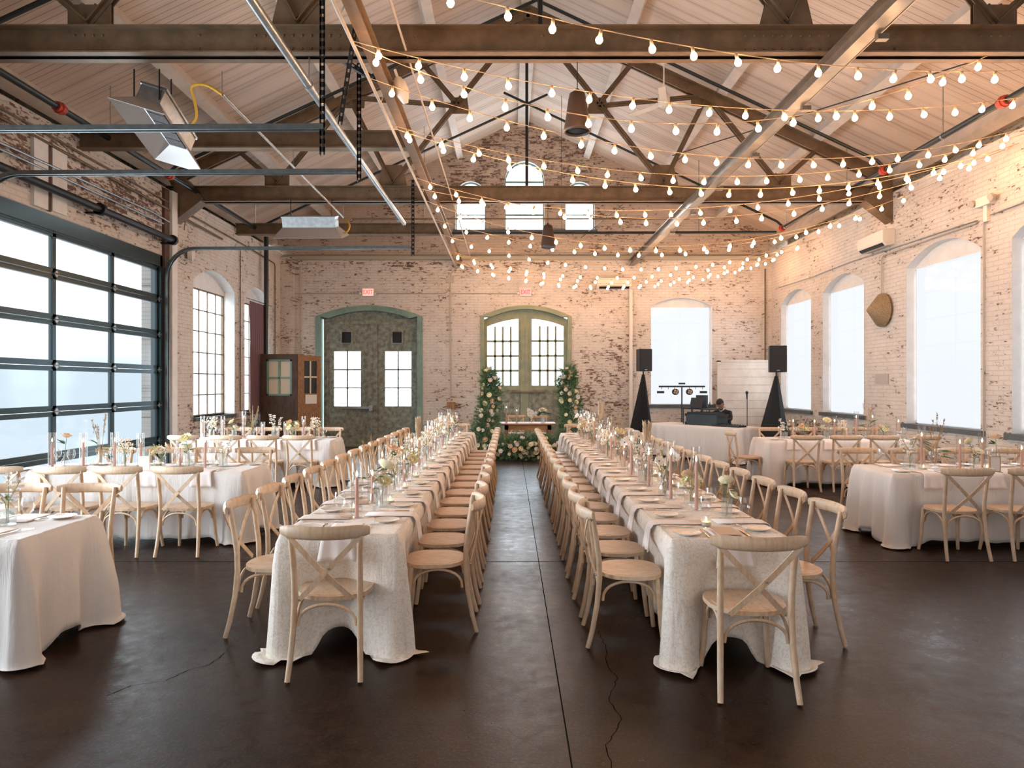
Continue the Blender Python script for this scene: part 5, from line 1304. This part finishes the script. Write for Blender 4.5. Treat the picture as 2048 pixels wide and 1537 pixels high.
# lighting T-bar
T = thing('light_stand', 'black T-bar stand with small stage lamps before the far window shade', 'light stand', (4.18, 16.6, 0))
MB().tube([(0, 0, .1), (0, 0, 1.62)], .017, 8).build('pole', M['black'], T)
mb = MB(); mb.b2((-.56, -.02, 1.60), (.56, .02, 1.64)); [mb.tube([(x, 0, 1.60), (x, 0, 1.55)], .006, 5) for x in (-.5, -.33, -.18, .18, .33, .5)]; mb.build('cross_bar', M['black'], T)
for k in range(3): a = k*2.094+.5; MB().tube([(0, 0, .5), (.42*math.cos(a), .42*math.sin(a), .01)], .011, 6).build('leg', M['black'], T)
M['led'] = mat('amber_lamp_lens', (.55, .38, .25), .2)
for x in (-.17, .17):
    mb = MB(); mb.tube([(x, .0, 1.49), (x, -.10, 1.49)], .075, 14); [mb.tube([(x+.035*math.cos(a), -.10, 1.49+.035*math.sin(a)), (x+.035*math.cos(a), -.105, 1.49+.035*math.sin(a))], .024, 8, k=1) for a in (.5, 2.1, 3.7, 5.3)]; mb.build('stage_lamp', [M['black'], M['led']], T)
for x in (-.52, .52): MB().b2((x-.08, -.05, 1.455), (x+.08, .03, 1.51)).build('strobe_box', M['black'], T)
MB().b2((-.07, -.05, 1.67), (.07, .05, 1.71)).build('laser_box', M['black'], T)
def pa(loc, h, wd, zt, base, lab1, lab2, rz):
    T = thing('pa_speaker', lab1, 'speaker', (loc[0], loc[1], zt), rz, 'loudspeakers on draped stands')
    mb = MB().prism([(-wd/2, -wd*.42), (wd/2, -wd*.42), (wd*.36, wd*.45), (-wd*.36, wd*.45)], 0, h); mb.build('cabinet', M['black'], T, bevel=.012)
    MB().b2((-wd*.44, -wd*.42-.006, .03), (wd*.44, -wd*.42, h-.03)).build('grille', M['grille'], T); MB().b2((-.03, -wd*.42-.009, .03), (.03, -wd*.42-.006, .045)).build('badge', M['galv'], T)
    T = thing('speaker_stand', lab2, 'speaker stand', (loc[0], loc[1], 0), rz, 'black draped speaker stands')
    MB().tube([(0, 0, zt-.12), (0, 0, zt+.001)], .02, 8).build('pole', M['dark'], T)
    mb = MB(); rows = []
    for i in range(9):
        t = i/8; z = (zt-.09)*(1-t)+.01
        for j in range(12):
            a = 2*PI*j/12; rad = .035+(base-.035)*t*(1 if j % 4 == 0 else .78-.12*math.sin(PI*t) if j % 4 != 2 else .72-.10*math.sin(PI*t)); rows.append((rad*math.cos(a+.6), rad*math.sin(a+.6), z))
    mb.add(rows, [(i*12+j, i*12+(j+1) % 12, (i+1)*12+(j+1) % 12, (i+1)*12+j) for i in range(8) for j in range(12)]+[tuple(range(12))]); mb.build('stretch_cover', M['spandex'], T)
pa((3.36, 17.2), .56, .35, 2.0, .45, 'smaller-looking black loudspeaker left of the far window shade', 'black draped speaker stand left of the far window', .25)
pa((5.66, 14.5), .56, .36, 1.93, .52, 'black loudspeaker by the right wall windows', 'black draped speaker stand beside the right wall windows', -.12)
# seated person
M['suit'] = mat('black_suit_cloth', (.012, .012, .014), .8); M['skin'] = mat('warm_brown_skin', (.34, .17, .10), .5); M['hair'] = mat('black_hair', (.012, .009, .008), .7, bmp=.3, vs=60); M['shirt'] = mat('white_shirt', (.8, .78, .76), .7)
T = thing('person', 'seated person in a black suit bending over the equipment case, looking down', 'person', (5.02, 15.86, 0), math.radians(140))
def skin(name, verts, edges, radii, mt, sub=2):
    me = bpy.data.meshes.new(name); me.from_pydata(verts, edges, []); o = bpy.data.objects.new(name, me); COL.objects.link(o); o.parent = T; me.materials.append(mt)
    o.modifiers.new('skin', 'SKIN'); s_ = o.modifiers.new('sub', 'SUBSURF'); s_.levels = s_.render_levels = sub
    if not me.skin_vertices: 
        pass
    me.skin_vertices[0].use_root = True if hasattr(me.skin_vertices[0], 'use_root') else None
    return o, me
def skin_body(name, chain, mt, sub=2):
    bmn = MB(); verts = [c[0] for c in chain]; edges = [(c[2], i) for i, c in enumerate(chain) if c[2] >= 0]
    me = bpy.data.meshes.new(name); me.from_pydata(verts, edges, []); o = bpy.data.objects.new(name, me); COL.objects.link(o); o.parent = T; me.materials.append(mt)
    o.modifiers.new('skin', 'SKIN').use_smooth_shade = True
    for i, c in enumerate(chain):
        sv = me.skin_vertices[0].data[i]; sv.radius = c[1] if isinstance(c[1], tuple) else (c[1], c[1]); sv.use_root = (i == 0)
    s_ = o.modifiers.new('sub', 'SUBSURF'); s_.levels = s_.render_levels = sub; KIDS.setdefault(T.name, []).append(o); return o
# local: +Y forward, z up; seat .48
body = [((0, 0, .56), (.15, .12), -1), ((0, .03, .72), (.145, .105), 0), ((0, .10, .90), (.16, .11), 1), ((0, .19, 1.02), (.15, .095), 2), ((0, .25, 1.09), (.06, .06), 3), ((0, .29, 1.13), (.052, .055), 4),
        ((.17, .19, 1.02), .062, 3), ((.23, .29, .86), .048, 6), ((.17, .47, .885), .036, 7), ((.14, .55, .90), .026, 8),
        ((-.17, .19, 1.02), .062, 3), ((-.24, .30, .87), .048, 10), ((-.16, .47, .89), .036, 11), ((-.13, .55, .90), .026, 12),
        ((.10, .08, .53), .085, 0), ((.13, .42, .53), .066, 14), ((.13, .44, .12), .045, 15), ((.13, .50, .045), .04, 16), ((.13, .60, .035), .032, 17),
        ((-.10, .08, .53), .085, 0), ((-.13, .42, .53), .066, 19), ((-.13, .44, .12), .045, 20), ((-.13, .50, .045), .04, 21), ((-.13, .60, .035), .032, 22)]
skin_body('body', body, M['suit'])
# head: lofted rings, tilted down
hd = MB(); HM = Matrix.Translation((0, .335, 1.215)) @ Matrix.Rotation(-.75, 4, 'X'); hd.M = HM
prof = [(-.115, .030, .035, .02), (-.10, .050, .055, .02), (-.075, .060, .070, .015), (-.045, .068, .082, .008), (-.01, .073, .090, 0), (.03, .077, .096, -.004), (.065, .074, .094, -.008), (.095, .060, .080, -.012), (.115, .036, .050, -.014), (.124, .0, .0, -.014)]
vs = []; n_ = 20
for z, rx_, ry_, oy in prof:
    for j in range(n_):
        a = 2*PI*j/n_; x, y = rx_*math.cos(a), ry_*math.sin(a)+oy
        if y > .05 and abs(x) < .03 and -.05 < z < .0: y += .020*(1-abs(x)/.03)      # nose
        if y > .05 and .012 < abs(x) < .045 and 0 <= z < .04: y -= .010              # eye hollow
        if y > .05 and abs(x) < .03 and -.08 < z < -.06: y += .005                   # mouth
        vs.append((x, y, z))
hd.add(vs, [(i*n_+j, i*n_+(j+1) % n_, (i+1)*n_+(j+1) % n_, (i+1)*n_+j) for i in range(len(prof)-1) for j in range(n_)]+[tuple(reversed(range(n_)))])
for s in (-1, 1): hd.ball((s*.077, -.005, .0), .022, 8, sz=1.3)
hd.tube([(0, -.01, -.07), (0, -.05, -.15)], [.05, .055], 10)
hd.build('head', M['skin'], T, smooth=True)
ey = MB(); ey.M = HM
for s in (-1, 1): ey.ball((s*.028, .078, .018), .011, 8)
ey.build('eye', M['eye'], T, smooth=True)
hr = MB(); hr.M = HM; vs = []; rows = 9
for i in range(rows+1):
    th = (PI*.56)*i/rows
    for j in range(n_):
        a = 2*PI*j/n_; lim = th*(1 if math.sin(a) < .2 else .72); vs.append((.084*math.sin(lim)*math.cos(a), -.012+.103*math.sin(lim)*math.sin(a), .035+.100*math.cos(lim)+.002*math.sin(7*a+i)))
hr.add(vs, [(i*n_+j, i*n_+(j+1) % n_, (i+1)*n_+(j+1) % n_, (i+1)*n_+j) for i in range(rows) for j in range(n_)]); hr.build('hair', M['hair'], T, smooth=True)
cl = MB(); cl.tube([(0, .235, 1.085), (0, .268, 1.115)], [.070, .062], 14); cl.build('shirt_collar', M['shirt'], T, smooth=True)
for s in (-1, 1):
    wrist = Vector((s*.135, .55, .90)); ch = [(tuple(wrist), .022, -1), (tuple(wrist+Vector((-s*.005, .045, .0))), (.034, .016), 0)]
    for f_, (dx, L) in enumerate(((-.026, .070), (-.009, .080), (.009, .075), (.025, .060))):
        b_ = len(ch); p1 = wrist+Vector((dx*.9, .085, .002)); ch.append((tuple(p1), .0088, 1)); ch.append((tuple(p1+Vector((dx*.15, L*.5, -.004))), .008, b_)); ch.append((tuple(p1+Vector((dx*.2, L*.9, -.022))), .0065, b_+1))
    b_ = len(ch); ch.append((tuple(wrist+Vector((-s*.032, .04, -.005))), .010, 1)); ch.append((tuple(wrist+Vector((-s*.048, .075, -.014))), .008, b_))
    skin_body('hand', ch, M['skin'])
T = thing('stool', 'black stool under the seated person behind the equipment table', 'stool', (5.02, 15.86, 0))
MB().lathe([(0, .41), (.16, .41), (.17, .43), (.16, .445), (0, .445)], (0, 0, 0), 20).build('seat', M['black'], T, smooth=True, ang=40)
for k in range(4): a = k*PI/2+.4; MB().tube([(.12*math.cos(a), .12*math.sin(a), .41), (.2*math.cos(a), .2*math.sin(a), 0)], .012, 6).build('leg', M['black'], T)

# ------------------------------------------------------------ things against the walls
T = thing('board_partition', 'low white shiplap board partition in the far right corner', 'partition', (6.2, 17.75, 0))
mb = MB()
for i in range(11): mb.b2((-.78, 0, .02+i*.205), (.76, .03, .02+i*.205+.199))
mb.build('shiplap_boards', M['purlin'], T); mb = MB(); mb.b2((-.80, -.02, 0), (-.72, .05, 2.29)); mb.b2((-.80, -.02, 2.26), (.78, .05, 2.30)); mb.build('frame', M['purlin'], T)
# old doors used as a screen
M['oldwood'] = mat('worn_brown_door', (.11, .05, .026), .6, vs=5, stretch=(3, 3, 1), col2=(.05, .025, .015), bmp=.2); M['rawwood'] = mat('splintered_timber', (.42, .22, .10), .8, vs=9, stretch=(5, 5, 1), col2=(.20, .10, .05), bmp=.4)
M['creampane'] = mat('cream_panel', (.72, .60, .44), .5)
T = thing('old_door_screen', 'dark weathered door screen with four cream panes in the left corner', 'screen', (-5.55, 16.4, 0))
W_ = .90; H_ = 2.40
hl = MB(); tr = tessellate_polygon([[Vector((u, v, 0)) for u, v in lp] for lp in ([(-.45, 0), (.45, 0), (.45, H_), (-.45, H_)], [(-.27, 1.42), (.29, 1.42), (.29, 2.25), (-.27, 2.25)])])
fl = [(-.45, 0), (.45, 0), (.45, H_), (-.45, H_), (-.27, 1.42), (.29, 1.42), (.29, 2.25), (-.27, 2.25)]
hl.add([(u, 0, v) for u, v in fl], tr); hl.add([(u, .05, v) for u, v in fl], [tuple(reversed(q)) for q in tr]); hl.b2((-.44, -.012, .12), (-.30, 0, H_)); hl.b2((.31, -.012, .12), (.44, 0, H_)); hl.b2((-.3, -.012, 1.2), (.31, 0, 1.4)); hl.b2((-.3, -.012, .1), (.31, 0, .3))
hl.build('door_panel', M['oldwood'], T)
g = MB(); g.b2((-.29, -.015, 1.40), (.31, .02, 1.44)); g.b2((-.29, -.015, 2.23), (.31, .02, 2.27)); g.b2((-.29, -.015, 1.4), (-.25, .02, 2.27)); g.b2((.27, -.015, 1.4), (.31, .02, 2.27)); g.b2((-.015, -.01, 1.42), (.025, .02, 2.25)); g.b2((-.27, -.01, 1.81), (.29, .02, 1.85)); g.build('green_sash', M['green'], T)
MB().b2((-.27, .022, 1.42), (.29, .03, 2.25)).build('cream_panes', M['creampane'], T)
T = thing('old_door_screen', 'narrow splintered timber door leaf right of the dark weathered screen', 'screen', (-4.98, 16.45, 0), math.radians(38))
mb = MB(); mb.b2((-.13, 0, 0), (.02, .06, 2.40)); mb.b2((.34, 0, 0), (.44, .05, 2.36)); mb.b2((.02, 0, 0), (.34, .05, 1.45)); mb.b2((.02, 0, 2.24), (.34, .05, 2.37)); mb.build('timber_frame', M['rawwood'], T)
mb = MB(); mb.b2((.165, .0, 1.45), (.195, .04, 2.24)); mb.b2((.02, .0, 1.83), (.34, .04, 1.87)); mb.build('glazing_bars', M['creampane'], T); MB().b2((.02, .03, 1.45), (.34, .035, 2.24)).build('dark_pane', M['dark'], T)
MB().b2((.05, -.012, 1.20), (.33, -.002, 1.42)).build('paper_notice', M['card'], T)
# curtain
M['curtain'] = mat('mauve_curtain', (.20, .115, .13), .85)
T = thing('curtain', 'mauve pleated curtain hanging over the second left window', 'curtain', (XL+.06, 16.5, 0))
mb = MB(); vs = []; nn_ = 90
for j in range(8):
    for i in range(nn_+1): y = -.62+1.1*i/nn_; z = 3.62-(3.62-1.0)*j/7; vs.append((.03+.035*math.sin(i*.62+.15*j)*(.5+.5*j/7), y, z))
mb.add(vs, [(j*(nn_+1)+i, j*(nn_+1)+i+1, (j+1)*(nn_+1)+i+1, (j+1)*(nn_+1)+i) for j in range(7) for i in range(nn_)]); mb.build('drape', M['curtain'], T, smooth=True)
MB().tube([(.03, -.8, 3.66), (.03, .85, 3.66)], .014, 8).build('rod', M['galv'], T)
# wall pads: air conditioners, wicker cone, signs, conduits
def acunit(loc, rz, label):
    T = thing('air_conditioner', label, 'air conditioner', loc, rz)
    mb = MB(); mb.plate([(-0, 0), (.20, 0), (.235, .05), (.24, .25), (.20, .30), (0, .30)], (-.46, 0, 0), (0, -1, 0), (0, 0, 1), .92) if False else mb.prism([(0, 0), (0, 0)], 0, 0) if False else None
    pr = [(0, .02), (-.16, 0), (-.22, .07), (-.235, .12), (-.235, .28), (-.20, .31), (0, .31)]; n_ = len(pr)
    mb = MB(); mb.add([(-.46, y, z) for y, z in pr]+[(.46, y, z) for y, z in pr], [tuple(range(n_)), tuple(reversed(range(n_, 2*n_)))]+[(i, n_+i, n_+(i+1) % n_, (i+1) % n_) for i in range(n_)])
    mb.build('housing', M['white'], T, bevel=.012); l = MB(); l.box((0, -.205, .038), (.80, .05, .012), rot=Matrix.Rotation(-.9, 3, 'X')); l.box((0, -.185, .022), (.8, .05, .012), rot=Matrix.Rotation(-.5, 3, 'X')); l.build('air_outlet', M['dark'], T)
acunit((XR, 12.85, 4.20), -PI/2, 'white wall air conditioner above the right wall windows')
acunit((2.78, YF, 4.22), 0, 'white wall air conditioner high on the far wall behind string lights')
M['wicker'] = mat('woven_wicker', (.42, .30, .17), .75, vs=60, col2=(.24, .155, .08), bmp=.6)
T = thing('cone_lamp', 'conical brown wicker wall lamp pointing into the room between right windows', 'lamp', (XR, 12.75, 3.06))
mb = MB(); mb.lathe([(.0, .34), (.02, .335), (.31, .075), (.315, .05), (.29, .045), (0, .05)], (0, 0, 0), 30); o = mb.build('wicker_cone', M['wicker'], T, smooth=True, ang=50); o.rotation_euler = (0, -PI/2, 0)
mb = MB(); mb.lathe([(0, 0), (.09, 0), (.09, .06), (0, .06)], (0, 0, 0), 14); o = mb.build('backplate', M['dark'], T); o.rotation_euler = (0, -PI/2, 0)
wR = lambda px, py, d=.03: Vector((XR-d, XR*F/(px-VPX), CAMH+(VPY-py)/(px-VPX)*XR))
wL = lambda px, py, d=.03: Vector((XL+d, -XL*F/(VPX-px), CAMH+(VPY-py)/(VPX-px)*-XL))
wF = lambda px, py, d=.03: P(px, py, YF)-Vector((0, d, 0))
def conduit(pts, r, mt, label, name='conduit'):
    out = []; n_ = len(pts)
    for i, p in enumerate(pts):
        if 0 < i < n_-1:
            a, b_ = (pts[i-1]-p), (pts[i+1]-p); q = min(.12, a.length/2, b_.length/2); pa_, pb_ = p+a.normalized()*q, p+b_.normalized()*q
            for k in range(5): t = k/4; out.append(pa_*(1-t)**2+p*2*t*(1-t)+pb_*t*t)
        else: out.append(p)
    return tag(MB().tube(out, r, 7).build(name, M[mt] if isinstance(mt, str) else mt, smooth=True, ang=50), label, 'pipe')
conduit([wR(1768, 594, .05), wR(1768, 512, .05), wR(1958, 446, .05)], .014, 'conduit', 'pale conduit rising from the wicker lamp and turning right')
conduit([wR(1560, 575), wR(1630, 553), wR(1700, 525), wR(1958, 441)], .010, 'galv', 'thin grey conduit running above the right wall windows')
conduit([wR(1985, 430), wR(2120, 380), wR(2300, 320)], .010, 'galv', 'thin grey conduit right of the emergency lamp box')
conduit([wR(1971, 1000), wR(1971, 442)], .010, 'conduit', 'vertical pale conduit between the two nearest right windows')
conduit([wL(-60, 262, .06), wL(300, 425, .06), wL(345, 452, .06), wL(345, 800, .06)], .016, 'galv', 'upper galvanised conduit along the left wall turning down past the garage door')
conduit([wL(-60, 275, .06), wL(320, 447, .06)], .014, 'galv', 'lower of the two galvanised conduits above the garage door')
conduit([wL(-60, 185, .04), wL(480, 487, .04), wL(547, 527, .04), wL(547, 720, .04)], .014, 'steel', 'brown conduit high on the left wall running to the corner')
conduit([wL(-60, 205, .05), wL(440, 478, .05)], .02, 'steel', 'thicker brown pipe high on the left wall below the eaves')
conduit([wL(478, 500), wL(478, 822)], .012, 'steel', 'dark vertical conduit between the two left arched windows')
conduit([wL(372, 395), wL(365, 460)], .008, 'steel', 'short dangling cable above the nearer left arched window')
conduit([wF(573, 720), wF(573, 587), wF(726, 587)], .014, 'conduit', 'conduit from the left corner to the left EXIT sign')
conduit([wF(750, 587), wF(893, 587), wF(901, 575), wF(901, 545), wF(925, 530)], .012, 'conduit', 'conduit linking the left EXIT sign with the centre pier')
conduit([wF(901, 587), wF(1040, 587)], .012, 'conduit', 'conduit running to the EXIT sign over the right arched door')
conduit([wF(901, 560), wF(901, 812)], .014, 'conduit', 'vertical conduit on the pier between the two arched doors')
conduit([wF(601, 532), wF(601, 710)], .014, 'conduit', 'vertical conduit left of the left green door')
conduit([wF(1261, 580, .06), wF(1261, 888, .06)], .05, 'white', 'thick white pipe left of the far window', 'drain_pipe')
conduit([wF(1525, 540, .19), wF(1525, 895, .19)], .02, 'steel', 'dark pipe in the far right corner')
tag(MB().b2((PX(894), YF-.06, PZ(818)), (PX(911), YF, PZ(804))).build('junction_box', M['rawwood']), 'small brown junction box on the pier between the arched doors', 'box')
tag(MB().b2((PX(895), YF-.05, PZ(565)), (PX(907), YF, PZ(553))).build('junction_box', M['conduit']), 'small pale junction box above the pier between the arched doors', 'box')
T = thing('emergency_lamp', 'white twin-head emergency lamp box high on the right wall', 'lamp', tuple(wR(1978, 402, 0)))
MB().b2((-.10, -.15, -.07), (0, .15, .07)).build('lamp_box', M['white'], T, bevel=.01)
for s in (-1, 1): mb = MB(); mb.lathe([(.02, -.02), (.05, .02), (.055, .06), (0, .062)], (0, 0, 0), 12); o = mb.build('lamp_head', M['conduit'], T, smooth=True, ang=40); o.location = (-.07, s*.20, .02); o.rotation_euler = (0, -PI/2-.3, 0)
mb = MB().b2((-.06, -.04, -.30), (0, .04, -.07)); mb.build('wire_box', M['white'], T)
tag(MB().b2(tuple(wR(1752, 768, .02)), tuple(wR(1778, 748, 0)+Vector((0, 0, 0)))).build('wall_box', M['conduit']), 'small square cover plate low on the right wall under the wicker lamp', 'box')
M['exitface'] = emit('lit_exit_face', (1.0, .62, .52), .55, False); M['exitred'] = emit('lit_exit_letters', (1.0, .06, .04), 1.6, False)
def exit_sign(px, py, label):
    p = wF(px, py, 0); T = thing('exit_sign', label, 'sign', tuple(p)); MB().b2((-.16, -.06, -.11), (.16, -.0, .11)).build('sign_box', M['white'], T, bevel=.008)
    MB().b2((-.145, -.066, -.095), (.145, -.06, .095)).build('lit_face', M['exitface'], T)
    cu = bpy.data.curves.new('lettering', 'FONT'); cu.body = 'EXIT'; cu.size = .165; cu.align_x = 'CENTER'; cu.align_y = 'CENTER'; cu.extrude = .003; cu.offset = .003; cu.materials.append(M['exitred'])
    o_ = bpy.data.objects.new('lettering_curve', cu); COL.objects.link(o_); bpy.context.view_layer.update(); me_ = bpy.data.meshes.new_from_object(o_.evaluated_get(bpy.context.evaluated_depsgraph_get())); bpy.data.objects.remove(o_); o = bpy.data.objects.new('lettering', me_); COL.objects.link(o); o.parent = T; o.location = (0, -.071, 0); o.rotation_euler = (PI/2, 0, 0); o.scale = (.78, 1, 1)
    for s in (-1, 1): mb = MB(); mb.lathe([(.012, -.02), (.035, .02), (.04, .05), (0, .052)], (0, 0, 0), 10); o = mb.build('lamp_head', M['white'], T, smooth=True); o.location = (s*.20, -.06, -.03); o.rotation_euler = (PI/2, 0, 0)
exit_sign(737, 585, 'lit red EXIT sign above the left green door'); exit_sign(1051, 585, 'lit red EXIT sign above the right arched door')
# steel jamb beside the garage door, white painted panels over the door
M['rust'] = mat('rusted_steel', (.16, .075, .045), .7, .2, vs=6, col2=(.08, .05, .04), bmp=.2)
struct('trim_10', MB().b2((XL, 12.06, 0), (XL+.05, 12.22, 5.15)), M['rust'])
struct('trim_11', MB().b2((XL, 8.75, 3.98), (XL+.05, 9.02, 4.9)).b2((XL, 9.12, 4.0), (XL+.04, 9.42, 4.9)), M['reveal'])
struct('trim_13', MB().b2((XL, 9.03, 3.98), (XL+.03, 9.11, 4.9)), M['rust'])  # dark strip drawn for the gap between the two painted panels
struct('trim_12', MB().b2((XL, 12.23, 0), (XL+.10, 12.42, 5.15)), M['reveal'])
mb = MB(); mb.lathe([(0, 0), (.1, 0), (.12, .08), (.06, .13), (0, .13)], (0, 0, 0), 14); o = mb.build('horn_speaker', M['white'], smooth=True, ang=50); o.location = wL(372, 508, .03); o.rotation_euler = (0, PI/2, .4); tag(o, 'small pale wall horn left of the nearer arched window', 'speaker')
